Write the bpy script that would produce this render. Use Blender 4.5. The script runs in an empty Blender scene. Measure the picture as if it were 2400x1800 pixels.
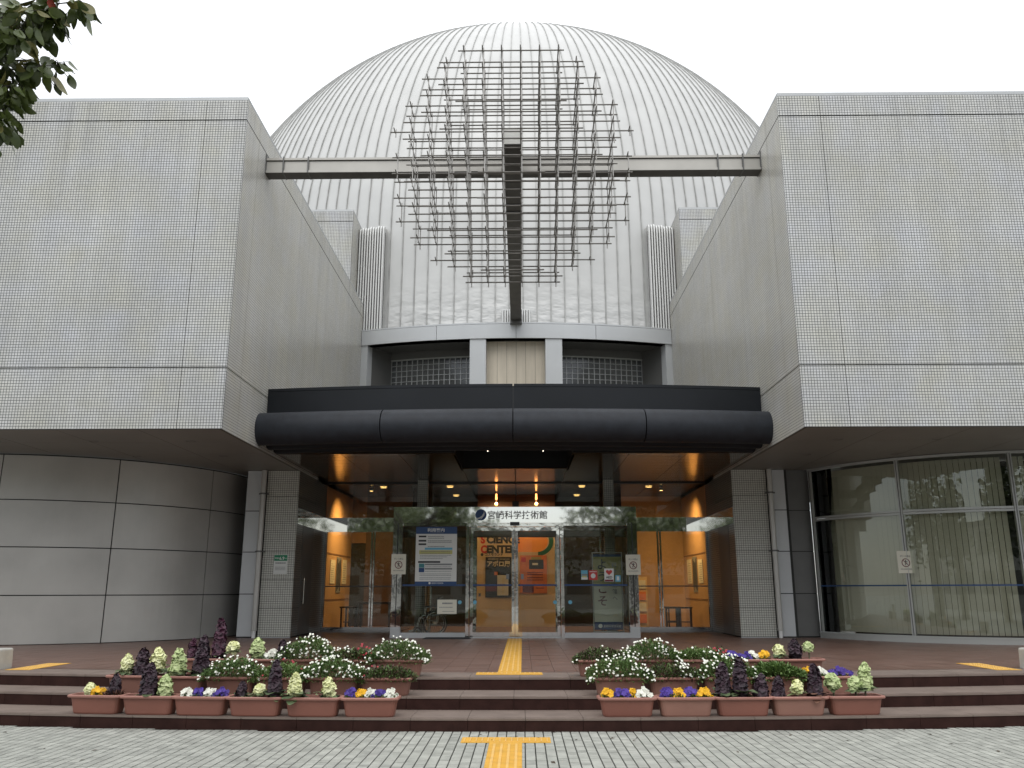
import bpy, bmesh, math, random
from math import sin, cos, pi, radians, sqrt, atan2, hypot
from mathutils import Vector, Matrix, Quaternion
random.seed(7)
SC = bpy.context.scene
COL = SC.collection

# ------------------------------------------------------------------ camera
cam_d = bpy.data.cameras.new('camera'); cam = bpy.data.objects.new('camera', cam_d); COL.objects.link(cam)
SC.camera = cam
cam_d.sensor_width = 36.0; cam_d.lens = 1972.75/2400*36.0
cam_d.clip_end = 2000; cam_d.clip_start = 0.05
PITCH, YAW, ROLL = 0.2408, 0.0118, -0.0010
cam.location = (0.1745, 0.0, 1.5)
F_ = Vector((-sin(YAW)*cos(PITCH), cos(YAW)*cos(PITCH), sin(PITCH)))
R_ = Vector((cos(YAW), sin(YAW), 0)); U_ = R_.cross(F_)
R2 = R_*cos(ROLL)+U_*sin(ROLL); U2 = -R_*sin(ROLL)+U_*cos(ROLL)
M3 = Matrix((R2, U2, -F_)).transposed()
cam.rotation_euler = M3.to_euler()

# ------------------------------------------------------------------ world: bright overcast sky
world = bpy.data.worlds.new('World'); SC.world = world; world.use_nodes = True
nt = world.node_tree; nt.nodes.clear()
out = nt.nodes.new('ShaderNodeOutputWorld')
sky = nt.nodes.new('ShaderNodeTexSky'); sky.sky_type = 'NISHITA'; sky.sun_disc = False
sky.sun_elevation = radians(48); sky.sun_rotation = radians(165)
bg1 = nt.nodes.new('ShaderNodeBackground'); bg1.inputs[1].default_value = 0.05
nt.links.new(sky.outputs[0], bg1.inputs[0])
tc = nt.nodes.new('ShaderNodeTexCoord'); sp = nt.nodes.new('ShaderNodeSeparateXYZ')
nt.links.new(tc.outputs['Generated'], sp.inputs[0])
mr = nt.nodes.new('ShaderNodeMapRange'); mr.inputs[1].default_value = 0.0; mr.inputs[2].default_value = 1.0
mr.inputs[3].default_value = 0.42; mr.inputs[4].default_value = 1.78
nt.links.new(sp.outputs[2], mr.inputs[0])
nz = nt.nodes.new('ShaderNodeTexNoise'); nz.inputs['Scale'].default_value = 2.2; nz.inputs['Detail'].default_value = 5
nt.links.new(tc.outputs['Generated'], nz.inputs['Vector'])
mr2 = nt.nodes.new('ShaderNodeMapRange'); mr2.inputs[3].default_value = 0.9; mr2.inputs[4].default_value = 1.12
nt.links.new(nz.outputs[0], mr2.inputs[0])
mm = nt.nodes.new('ShaderNodeMath'); mm.operation = 'MULTIPLY'
nt.links.new(mr.outputs[0], mm.inputs[0]); nt.links.new(mr2.outputs[0], mm.inputs[1])
bg2 = nt.nodes.new('ShaderNodeBackground'); bg2.inputs[0].default_value = (1.0, 1.0, 0.99, 1)
nt.links.new(mm.outputs[0], bg2.inputs[1])
ad = nt.nodes.new('ShaderNodeAddShader')
nt.links.new(bg1.outputs[0], ad.inputs[0]); nt.links.new(bg2.outputs[0], ad.inputs[1]); nt.links.new(ad.outputs[0], out.inputs[0])

sun_d = bpy.data.lights.new('sun', 'SUN'); sun_d.energy = 0.55; sun_d.angle = radians(35); sun_d.color = (1, 0.98, 0.95)
sun = bpy.data.objects.new('sun', sun_d); COL.objects.link(sun)
sun.rotation_euler = (radians(42), 0, radians(-15))

SC.view_settings.view_transform = 'Standard'; SC.view_settings.look = 'None'
SC.view_settings.exposure = 0.10; SC.view_settings.gamma = 1.0
SC.view_settings.use_curve_mapping = False
SC.cycles.use_denoising = True
SC.cycles.max_bounces = 10; SC.cycles.transparent_max_bounces = 16
SC.cycles.diffuse_bounces = 4; SC.cycles.glossy_bounces = 5
SC.cycles.sample_clamp_indirect = 6.0

# ------------------------------------------------------------------ key dimensions (metres)
W = 5.175; ZS = 4.306; ZT = 10.95; YB = 14.68; YP = 20.11
YG = 23.1; ZC = 4.38; TER = 0.45

# ------------------------------------------------------------------ materials
def mat(name, col, rough=0.6, metal=0.0, spec=0.5, noise=0.0, nscale=3.0, bump=0.0, bscale=30.0, emit=None, estr=0.0, col2=None, coat=0.0, detail=4.0, streak=False):
    m = bpy.data.materials.new(name); m.use_nodes = True
    n = m.node_tree; b = n.nodes['Principled BSDF']
    b.inputs['Base Color'].default_value = (*col, 1); b.inputs['Roughness'].default_value = rough
    b.inputs['Metallic'].default_value = metal; b.inputs['Specular IOR Level'].default_value = spec
    b.inputs['Coat Weight'].default_value = coat
    if emit: b.inputs['Emission Color'].default_value = (*emit, 1); b.inputs['Emission Strength'].default_value = estr
    if noise > 0 or col2 or bump > 0:
        g = n.nodes.new('ShaderNodeNewGeometry')
        vec = g.outputs['Position']
        if streak:
            mp = n.nodes.new('ShaderNodeMapping'); mp.inputs['Scale'].default_value = (1, 1, 0.12)
            n.links.new(vec, mp.inputs['Vector']); vec = mp.outputs[0]
    if noise > 0 or col2:
        t = n.nodes.new('ShaderNodeTexNoise'); t.inputs['Scale'].default_value = nscale; t.inputs['Detail'].default_value = detail
        n.links.new(vec, t.inputs['Vector'])
        r = n.nodes.new('ShaderNodeValToRGB'); r.color_ramp.elements[0].position = 0.3; r.color_ramp.elements[1].position = 0.7
        c2 = col2 if col2 else tuple(c*(1+noise) for c in col)
        c1 = col if col2 else tuple(c*(1-noise) for c in col)
        r.color_ramp.elements[0].color = (*c1, 1); r.color_ramp.elements[1].color = (*c2, 1)
        n.links.new(t.outputs[0], r.inputs[0]); n.links.new(r.outputs[0], b.inputs['Base Color'])
    if bump > 0:
        t2 = n.nodes.new('ShaderNodeTexNoise'); t2.inputs['Scale'].default_value = bscale; t2.inputs['Detail'].default_value = 3
        n.links.new(g.outputs['Position'], t2.inputs['Vector'])
        bp = n.nodes.new('ShaderNodeBump'); bp.inputs['Strength'].default_value = bump; bp.inputs['Distance'].default_value = 0.02
        n.links.new(t2.outputs[0], bp.inputs['Height']); n.links.new(bp.outputs[0], b.inputs['Normal'])
    return m

def math_n(n, op, a, b=None, c=None):
    k = n.nodes.new('ShaderNodeMath'); k.operation = op
    for i, v in enumerate((a, b, c)):
        if v is None: continue
        if isinstance(v, (int, float)): k.inputs[i].default_value = v
        else: n.links.new(v, k.inputs[i])
    return k.outputs[0]

def grid_mat(name, col, grout, pu, pv, line, rough=0.3, horiz=False, var=0.1, mottle=0.12, warm=None, spec=0.5, cloud=0.0, streak=0.0, line_u=None):
    """mosaic tile grid in world metres; walls take x/y + z, floors take x + y"""
    m = bpy.data.materials.new(name); m.use_nodes = True
    n = m.node_tree; b = n.nodes['Principled BSDF']
    g = n.nodes.new('ShaderNodeNewGeometry'); sx = n.nodes.new('ShaderNodeSeparateXYZ'); n.links.new(g.outputs['Position'], sx.inputs[0])
    if horiz:
        u, v = sx.outputs[0], sx.outputs[1]
    else:
        sn = n.nodes.new('ShaderNodeSeparateXYZ'); n.links.new(g.outputs['Normal'], sn.inputs[0])
        ax = math_n(n, 'GREATER_THAN', math_n(n, 'ABSOLUTE', sn.outputs[0]), 0.6)
        u = math_n(n, 'ADD', math_n(n, 'MULTIPLY', sx.outputs[1], ax), math_n(n, 'MULTIPLY', sx.outputs[0], math_n(n, 'SUBTRACT', 1.0, ax)))
        v = sx.outputs[2]
    us = math_n(n, 'MULTIPLY', u, 1/pu); vs = math_n(n, 'MULTIPLY', v, 1/pv)
    fu = math_n(n, 'FRACT', us); fv = math_n(n, 'FRACT', vs)
    lu = math_n(n, 'LESS_THAN', fu, line if line_u is None else line_u); lv = math_n(n, 'LESS_THAN', fv, line)
    ln = math_n(n, 'MAXIMUM', lu, lv)
    # per-tile tone
    cu = math_n(n, 'FLOOR', us); cv = math_n(n, 'FLOOR', vs)
    cb = n.nodes.new('ShaderNodeCombineXYZ'); n.links.new(cu, cb.inputs[0]); n.links.new(cv, cb.inputs[1])
    wn = n.nodes.new('ShaderNodeTexWhiteNoise'); wn.noise_dimensions = '3D'; n.links.new(cb.outputs[0], wn.inputs['Vector'])
    tn = n.nodes.new('ShaderNodeTexNoise'); tn.inputs['Scale'].default_value = 0.55; tn.inputs['Detail'].default_value = 5; tn.inputs['Roughness'].default_value = 0.6
    n.links.new(g.outputs['Position'], tn.inputs['Vector'])
    mp = n.nodes.new('ShaderNodeMapping'); mp.inputs['Scale'].default_value = (3.0, 3.0, 0.25); n.links.new(g.outputs['Position'], mp.inputs['Vector'])
    ts = n.nodes.new('ShaderNodeTexNoise'); ts.inputs['Scale'].default_value = 1.2; ts.inputs['Detail'].default_value = 4; n.links.new(mp.outputs[0], ts.inputs['Vector'])
    k = math_n(n, 'MULTIPLY_ADD', wn.outputs['Value'], 2*var, 1-var)
    k = math_n(n, 'MULTIPLY', k, math_n(n, 'MULTIPLY_ADD', tn.outputs[0], 2*mottle, 1-mottle))
    if streak: k = math_n(n, 'MULTIPLY', k, math_n(n, 'MULTIPLY_ADD', ts.outputs[0], 2*streak, 1-streak))
    mx = n.nodes.new('ShaderNodeMix'); mx.data_type = 'RGBA'
    mx.inputs[6].default_value = (*col, 1); mx.inputs[7].default_value = (*(warm or col), 1)
    rr_ = n.nodes.new('ShaderNodeTexNoise'); rr_.inputs['Scale'].default_value = 1.6; rr_.inputs['Detail'].default_value = 6; n.links.new(g.outputs['Position'], rr_.inputs['Vector'])
    n.links.new(math_n(n, 'MULTIPLY_ADD', rr_.outputs[0], 2.4, -0.7), mx.inputs[0])
    sc_ = n.nodes.new('ShaderNodeMix'); sc_.data_type = 'RGBA'; sc_.blend_type = 'MULTIPLY'; sc_.inputs[0].default_value = 1.0
    n.links.new(mx.outputs[2], sc_.inputs[6]); cc = n.nodes.new('ShaderNodeCombineColor')
    for i in range(3): n.links.new(k, cc.inputs[i])
    n.links.new(cc.outputs[0], sc_.inputs[7])
    base_out = sc_.outputs[2]
    if streak and not horiz:
        mp2 = n.nodes.new('ShaderNodeMapping'); mp2.inputs['Scale'].default_value = (7.0, 7.0, 0.12); n.links.new(g.outputs['Position'], mp2.inputs['Vector'])
        ts2 = n.nodes.new('ShaderNodeTexNoise'); ts2.inputs['Scale'].default_value = 1.0; ts2.inputs['Detail'].default_value = 5; n.links.new(mp2.outputs[0], ts2.inputs['Vector'])
        top = n.nodes.new('ShaderNodeMapRange'); top.inputs[1].default_value = 8.6; top.inputs[2].default_value = 10.9; top.inputs[3].default_value = 0.15; top.inputs[4].default_value = 1.0
        n.links.new(v, top.inputs[0])
        dk = math_n(n, 'MULTIPLY', math_n(n, 'MAXIMUM', math_n(n, 'MULTIPLY_ADD', ts2.outputs[0], 3.0, -1.55), 0.0), top.outputs[0])
        dk = math_n(n, 'MINIMUM', math_n(n, 'MULTIPLY', dk, 0.55), 0.35)
        dm = n.nodes.new('ShaderNodeMix'); dm.data_type = 'RGBA'; n.links.new(dk, dm.inputs[0]); n.links.new(base_out, dm.inputs[6]); dm.inputs[7].default_value = (0.16, 0.155, 0.14, 1)
        base_out = dm.outputs[2]
    fm = n.nodes.new('ShaderNodeMix'); fm.data_type = 'RGBA'; n.links.new(ln, fm.inputs[0])
    n.links.new(base_out, fm.inputs[6]); fm.inputs[7].default_value = (*grout, 1)
    n.links.new(fm.outputs[2], b.inputs['Base Color'])
    ro = math_n(n, 'MULTIPLY_ADD', ln, 0.5, rough); n.links.new(ro, b.inputs['Roughness'])
    b.inputs['Specular IOR Level'].default_value = spec
    bp = n.nodes.new('ShaderNodeBump'); bp.inputs['Strength'].default_value = 0.5; bp.inputs['Distance'].default_value = 0.004
    h = math_n(n, 'SUBTRACT', 1.0, ln)
    if cloud:
        h = math_n(n, 'ADD', h, math_n(n, 'MULTIPLY', wn.outputs['Value'], cloud))
    n.links.new(h, bp.inputs['Height']); n.links.new(bp.outputs[0], b.inputs['Normal'])
    return m

def glass_mat(name, tint=(0.86, 0.9, 0.88), refl=1.0, rough=0.0):
    m = bpy.data.materials.new(name); m.use_nodes = True; n = m.node_tree; n.nodes.clear()
    o = n.nodes.new('ShaderNodeOutputMaterial'); t = n.nodes.new('ShaderNodeBsdfTransparent'); t.inputs[0].default_value = (*tint, 1)
    gl = n.nodes.new('ShaderNodeBsdfGlossy'); gl.inputs['Roughness'].default_value = rough; gl.inputs[0].default_value = (0.95, 0.98, 0.97, 1)
    fr = n.nodes.new('ShaderNodeFresnel'); fr.inputs[0].default_value = 1.52
    mx = n.nodes.new('ShaderNodeMixShader')
    k = math_n(n, 'MULTIPLY', fr.outputs[0], refl*1.8); k = math_n(n, 'MINIMUM', k, 1.0)
    n.links.new(k, mx.inputs[0]); n.links.new(t.outputs[0], mx.inputs[1]); n.links.new(gl.outputs[0], mx.inputs[2]); n.links.new(mx.outputs[0], o.inputs[0])
    return m

def dome_mat():
    m = mat('dome_aluminium', (0.53, 0.53, 0.515), rough=0.45, metal=0.2, noise=0.055, nscale=0.9)
    n = m.node_tree; b = n.nodes['Principled BSDF']
    g = n.nodes.new('ShaderNodeNewGeometry'); s = n.nodes.new('ShaderNodeSeparateXYZ'); n.links.new(g.outputs['Position'], s.inputs[0])
    msk = n.nodes.new('ShaderNodeMapRange'); msk.inputs[1].default_value = 9.9; msk.inputs[2].default_value = 12.6; msk.inputs[3].default_value = 1.0; msk.inputs[4].default_value = 0.06
    n.links.new(s.outputs[2], msk.inputs[0])
    mp = n.nodes.new('ShaderNodeMapping'); mp.inputs['Scale'].default_value = (1.1, 1.1, 2.4); n.links.new(g.outputs['Position'], mp.inputs['Vector'])
    t = n.nodes.new('ShaderNodeTexNoise'); t.inputs['Scale'].default_value = 1.7; t.inputs['Detail'].default_value = 2; n.links.new(mp.outputs[0], t.inputs['Vector'])
    h = math_n(n, 'MULTIPLY', t.outputs[0], math_n(n, 'POWER', msk.outputs[0], 2.0))
    bp = n.nodes.new('ShaderNodeBump'); bp.inputs['Strength'].default_value = 1.0; bp.inputs['Distance'].default_value = 0.10
    n.links.new(h, bp.inputs['Height']); n.links.new(bp.outputs[0], b.inputs['Normal'])
    return m

M = {}
M['tile'] = grid_mat('facade_mosaic', (0.545, 0.55, 0.56), (0.055, 0.06, 0.06), 0.0525, 0.0525, 0.18, rough=0.2, var=0.05, mottle=0.22, warm=(0.53, 0.52, 0.455), spec=0.8, cloud=0.15, streak=0.13)  # mottle puts soft cloud reflections into the tile colour
M['tile_side'] = grid_mat('side_mosaic', (0.51, 0.505, 0.485), (0.12, 0.115, 0.10), 0.42, 0.0525, 0.15, rough=0.3, var=0.03, mottle=0.16, warm=(0.50, 0.48, 0.41), spec=0.55, cloud=0.1, streak=0.16, line_u=0.004)
M['tile_lower'] = grid_mat('pier_mosaic', (0.50, 0.50, 0.45), (0.10, 0.10, 0.085), 0.0525, 0.0525, 0.16, rough=0.28, var=0.04, mottle=0.08, spec=0.5, cloud=0.3)
M['coping'] = mat('coping_metal', (0.42, 0.43, 0.43), rough=0.45, metal=0.4, noise=0.05)
M['joint'] = mat('dark_joint', (0.03, 0.03, 0.028), rough=0.8)
M['dome'] = dome_mat()
M['seam'] = mat('seam_metal', (0.37, 0.37, 0.355), rough=0.5, metal=0.3, noise=0.2, nscale=2.5)
M['pale_metal'] = mat('pale_panel', (0.50, 0.515, 0.52), rough=0.4, metal=0.15, noise=0.04, nscale=0.8)
M['grey_panel'] = mat('grey_metal_panel', (0.46, 0.45, 0.42), rough=0.36, metal=0.2, noise=0.10, nscale=0.9)
M['dark_panel'] = mat('dark_metal_panel', (0.13, 0.13, 0.125), rough=0.45, metal=0.3, noise=0.05)
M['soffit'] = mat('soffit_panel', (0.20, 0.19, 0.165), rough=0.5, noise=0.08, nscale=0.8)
M['canopy'] = mat('canopy_dark_paint', (0.012, 0.014, 0.017), rough=0.5, spec=0.25, noise=0.12, nscale=1.2)
M['tube'] = mat('canopy_roll', (0.017, 0.020, 0.026), rough=0.55, spec=0.35, noise=0.25, nscale=6, bump=0.15, bscale=260)
M['black'] = mat('black_metal', (0.006, 0.006, 0.006), rough=0.35)
M['beam'] = mat('beam_steel', (0.42, 0.405, 0.37), rough=0.4, metal=0.3, noise=0.08, nscale=1.5, streak=False)
M['beam_shade'] = mat('beam_shade_tone', (0.085, 0.082, 0.075), rough=0.55, noise=0.15, nscale=3)  # dark copy of the beam steel, shade put into the colour
M['rod'] = mat('ground_reflect_rod', (0.17, 0.16, 0.145), rough=0.4, metal=0.35, noise=0.25, nscale=4)  # dark ground reflections put into the stainless rod colour
M['rod_pale'] = mat('lit_rod', (0.40, 0.385, 0.36), rough=0.35, metal=0.4, noise=0.15, nscale=4)  # paler copy of the rod metal, brighter light put into the colour
M['fin'] = mat('pale_fin', (0.66, 0.66, 0.64), rough=0.5)
M['concrete'] = mat('beige_concrete', (0.58, 0.52, 0.42), rough=0.85, noise=0.12, nscale=5, bump=0.2, bscale=60, streak=True)
M['mirror'] = mat('mirror_stainless', (0.74, 0.74, 0.72), rough=0.035, metal=1.0, bump=0.05, bscale=1.3)
M['steel'] = mat('polished_stainless', (0.58, 0.58, 0.56), rough=0.05, metal=1.0, bump=0.16, bscale=3)
M['alu'] = mat('window_frame_aluminium', (0.42, 0.43, 0.41), rough=0.4, metal=0.4)
M['ceil'] = mat('bronze_ceiling', (0.070, 0.046, 0.030), rough=0.13, metal=0.6, spec=0.6, noise=0.12, nscale=2)
M['side_shade'] = grid_mat('shaded_recess_mosaic', (0.15, 0.145, 0.13), (0.035, 0.035, 0.03), 0.105, 0.0525, 0.12, rough=0.3, var=0.08, mottle=0.1, spec=0.5)  # darker copy of the pier mosaic, recess shade put into the colour
M['glass'] = glass_mat('clear_glass', tint=(0.91, 0.94, 0.91), refl=0.52)
M['glass_dark'] = glass_mat('window_glass', tint=(0.92, 0.93, 0.89), refl=0.70)
M['plaza'] = mat('pale_paver', (0.36, 0.365, 0.325), rough=0.75, noise=0.20, nscale=4.5, bump=0.2, bscale=90, detail=7)
M['plaza2'] = mat('paver_grey_tone', (0.315, 0.32, 0.285), rough=0.75, noise=0.22, nscale=6, bump=0.2, bscale=90, detail=7)
M['bed'] = mat('paver_joint_sand', (0.055, 0.058, 0.048), rough=0.95, noise=0.3, nscale=12)
M['ground'] = grid_mat('plaza_ground', (0.34, 0.345, 0.325), (0.08, 0.08, 0.07), 0.098, 0.1, 0.07, rough=0.75, horiz=True, var=0.1, mottle=0.15, spec=0.3)
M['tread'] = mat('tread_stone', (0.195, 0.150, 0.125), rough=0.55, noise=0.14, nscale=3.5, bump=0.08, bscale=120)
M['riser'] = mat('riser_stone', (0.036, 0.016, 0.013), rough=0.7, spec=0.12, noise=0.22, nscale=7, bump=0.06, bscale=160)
M['tfloor'] = mat('terrace_tile', (0.150, 0.087, 0.066), rough=0.42, noise=0.13, nscale=2.0, bump=0.05, bscale=80)
M['tfloor2'] = mat('terrace_tile_pale', (0.165, 0.100, 0.078), rough=0.45, noise=0.13, nscale=2.6, bump=0.05, bscale=80)
M['grout'] = mat('terrace_grout', (0.035, 0.026, 0.022), rough=0.9)
M['yellow'] = mat('tactile_yellow', (0.66, 0.36, 0.05), rough=0.6, noise=0.10, nscale=9)
M['yellow2'] = mat('tactile_ridge', (0.72, 0.45, 0.14), rough=0.6, noise=0.08, nscale=9)
M['terra'] = mat('terracotta_plastic', (0.235, 0.092, 0.066), rough=0.5, noise=0.10, nscale=2.2)
M['terra_rim'] = mat('terracotta_rim', (0.34, 0.16, 0.125), rough=0.5, noise=0.08, nscale=3)
M['terra_b'] = mat('terracotta_faded', (0.28, 0.14, 0.105), rough=0.55, noise=0.10, nscale=2.2)
M['terra_c'] = mat('terracotta_brown', (0.22, 0.105, 0.078), rough=0.55, noise=0.10, nscale=2.2)
M['soil'] = mat('potting_soil', (0.07, 0.032, 0.022), rough=0.95, noise=0.3, nscale=20, bump=0.6, bscale=60)
M['kale_pale'] = mat('kale_cream', (0.66, 0.68, 0.30), rough=0.55, col2=(0.84, 0.84, 0.52), nscale=16)
M['kale_green'] = mat('kale_pale_green', (0.30, 0.40, 0.14), rough=0.55, col2=(0.62, 0.68, 0.36), nscale=18)
M['kale_dark'] = mat('kale_purple', (0.018, 0.011, 0.016), rough=0.6, col2=(0.050, 0.020, 0.034), nscale=16)
M['kale_mag'] = mat('kale_magenta', (0.030, 0.011, 0.020), rough=0.6, col2=(0.095, 0.020, 0.050), nscale=18)
M['kale_base'] = mat('kale_lower_leaf', (0.05, 0.075, 0.035), rough=0.55, col2=(0.16, 0.21, 0.09), nscale=14)
M['kale_rust'] = mat('withered_leaf', (0.10, 0.045, 0.03), rough=0.7, col2=(0.20, 0.10, 0.06), nscale=14)
M['stem'] = mat('plant_stem', (0.16, 0.15, 0.09), rough=0.7)
M['leaf_g'] = mat('leaf_green', (0.05, 0.10, 0.025), rough=0.5, col2=(0.17, 0.27, 0.075), nscale=25)
M['leaf_grass'] = mat('leaf_bright_green', (0.07, 0.13, 0.03), rough=0.5, col2=(0.20, 0.30, 0.09), nscale=25)
M['leaf_r'] = mat('leaf_dark_red', (0.05, 0.035, 0.02), rough=0.5, col2=(0.085, 0.055, 0.035), nscale=25)
M['w_fl'] = mat('white_petal', (0.82, 0.82, 0.72), rough=0.6)
M['y_fl'] = mat('yellow_petal', (0.85, 0.46, 0.008), rough=0.6, noise=0.12, nscale=30)
M['p_fl'] = mat('purple_petal', (0.060, 0.028, 0.26), rough=0.6, noise=0.35, nscale=30)
M['r_fl'] = mat('red_petal', (0.32, 0.02, 0.03), rough=0.6, noise=0.2, nscale=30)
M['tree_leaf'] = mat('tree_leaf', (0.035, 0.055, 0.014), rough=0.4, col2=(0.10, 0.13, 0.03), nscale=6)
M['tree_leaf_red'] = mat('tree_leaf_red', (0.22, 0.035, 0.02), rough=0.5)
M['tree_leaf_yellow'] = mat('tree_leaf_olive', (0.14, 0.13, 0.03), rough=0.5)
M['bark'] = mat('bark', (0.055, 0.048, 0.04), rough=0.9, noise=0.3, nscale=12, bump=0.6, bscale=40)
M['blue'] = mat('sign_blue', (0.012, 0.05, 0.15), rough=0.5)
M['paper'] = mat('sign_white', (0.62, 0.63, 0.60), rough=0.6)
M['paper_cream'] = mat('paper_cream', (0.62, 0.60, 0.50), rough=0.7)
M['ink'] = mat('sign_ink', (0.015, 0.017, 0.02), rough=0.6)
M['greyink'] = mat('sign_grey_ink', (0.20, 0.21, 0.21), rough=0.6)
M['red'] = mat('sign_red', (0.45, 0.03, 0.025), rough=0.5)
M['maroon'] = mat('sign_maroon', (0.12, 0.015, 0.02), rough=0.5)
M['green'] = mat('sign_green', (0.01, 0.20, 0.09), rough=0.5)
M['yel_sign'] = mat('sign_yellow', (0.45, 0.43, 0.15), rough=0.6)
M['olive_sign'] = mat('sign_olive', (0.33, 0.30, 0.11), rough=0.6)
M['lblue'] = mat('sign_light_blue', (0.12, 0.36, 0.50), rough=0.6)
M['teal'] = mat('sign_teal', (0.05, 0.20, 0.22), rough=0.6)
M['orange'] = mat('mural_orange', (0.75, 0.20, 0.015), rough=0.6, col2=(0.85, 0.38, 0.05), nscale=0.8)
M['orange2'] = mat('poster_orange', (0.62, 0.18, 0.04), rough=0.6, noise=0.15, nscale=4)
M['mural_green'] = mat('mural_green', (0.005, 0.10, 0.035), rough=0.6)
M['wood'] = mat('maple_wood_wall', (0.56, 0.41, 0.21), rough=0.5, noise=0.10, nscale=1.5, streak=True)
M['wood_wall'] = mat('warm_plaster_wall', (0.42, 0.27, 0.14), rough=0.45, noise=0.06, nscale=1.5)
M['wood_brown'] = mat('brown_wood_wall', (0.20, 0.11, 0.055), rough=0.5, noise=0.10, nscale=1.5, streak=True)
M['interior_dark'] = mat('interior_dark', (0.012, 0.011, 0.010), rough=0.6)
M['stool'] = mat('dark_wood', (0.02, 0.012, 0.008), rough=0.4)
M['blind'] = mat('vertical_blind', (0.56, 0.535, 0.46), rough=0.8, noise=0.05, nscale=1.2)
M['white'] = mat('white_plastic', (0.7, 0.7, 0.68), rough=0.5)
M['footing'] = mat('pale_concrete', (0.45, 0.44, 0.40), rough=0.85, noise=0.1, nscale=6, bump=0.2)
M['lamp'] = mat('lamp_warm', (1, 0.7, 0.3), emit=(1.0, 0.60, 0.20), estr=4.0)
M['lamp_red'] = mat('lamp_orange', (1, 0.5, 0.2), emit=(1.0, 0.36, 0.10), estr=5.0)
M['rubber'] = mat('rubber', (0.012, 0.012, 0.012), rough=0.7)
M['mat'] = mat('door_mat', (0.02, 0.02, 0.022), rough=0.95, bump=0.5, bscale=150)
M['text_grey'] = mat('lettering_grey', (0.20, 0.20, 0.20), rough=0.5)
M['cream_ink'] = mat('lettering_cream', (0.55, 0.45, 0.25), rough=0.6)
M['gblock'] = mat('glass_block', (0.05, 0.055, 0.055), rough=0.12, spec=0.7, noise=0.3, nscale=2)

# ------------------------------------------------------------------ helpers
def link(o, parent=None):
    COL.objects.link(o)
    if parent is not None: o.parent = parent
    return o
def tag(o, label=None, cat=None, group=None, kind=None):
    if label: o['label'] = label
    if cat: o['category'] = cat
    if group: o['group'] = group
    if kind: o['kind'] = kind
    return o
def thing(name, label, cat, loc=(0, 0, 0), rotz=0.0, group=None):
    o = bpy.data.objects.new(name, None); o.empty_display_size = 0.2; link(o)
    o.location = loc; o.rotation_euler = (0, 0, rotz)
    return tag(o, label, cat, group)

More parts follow.
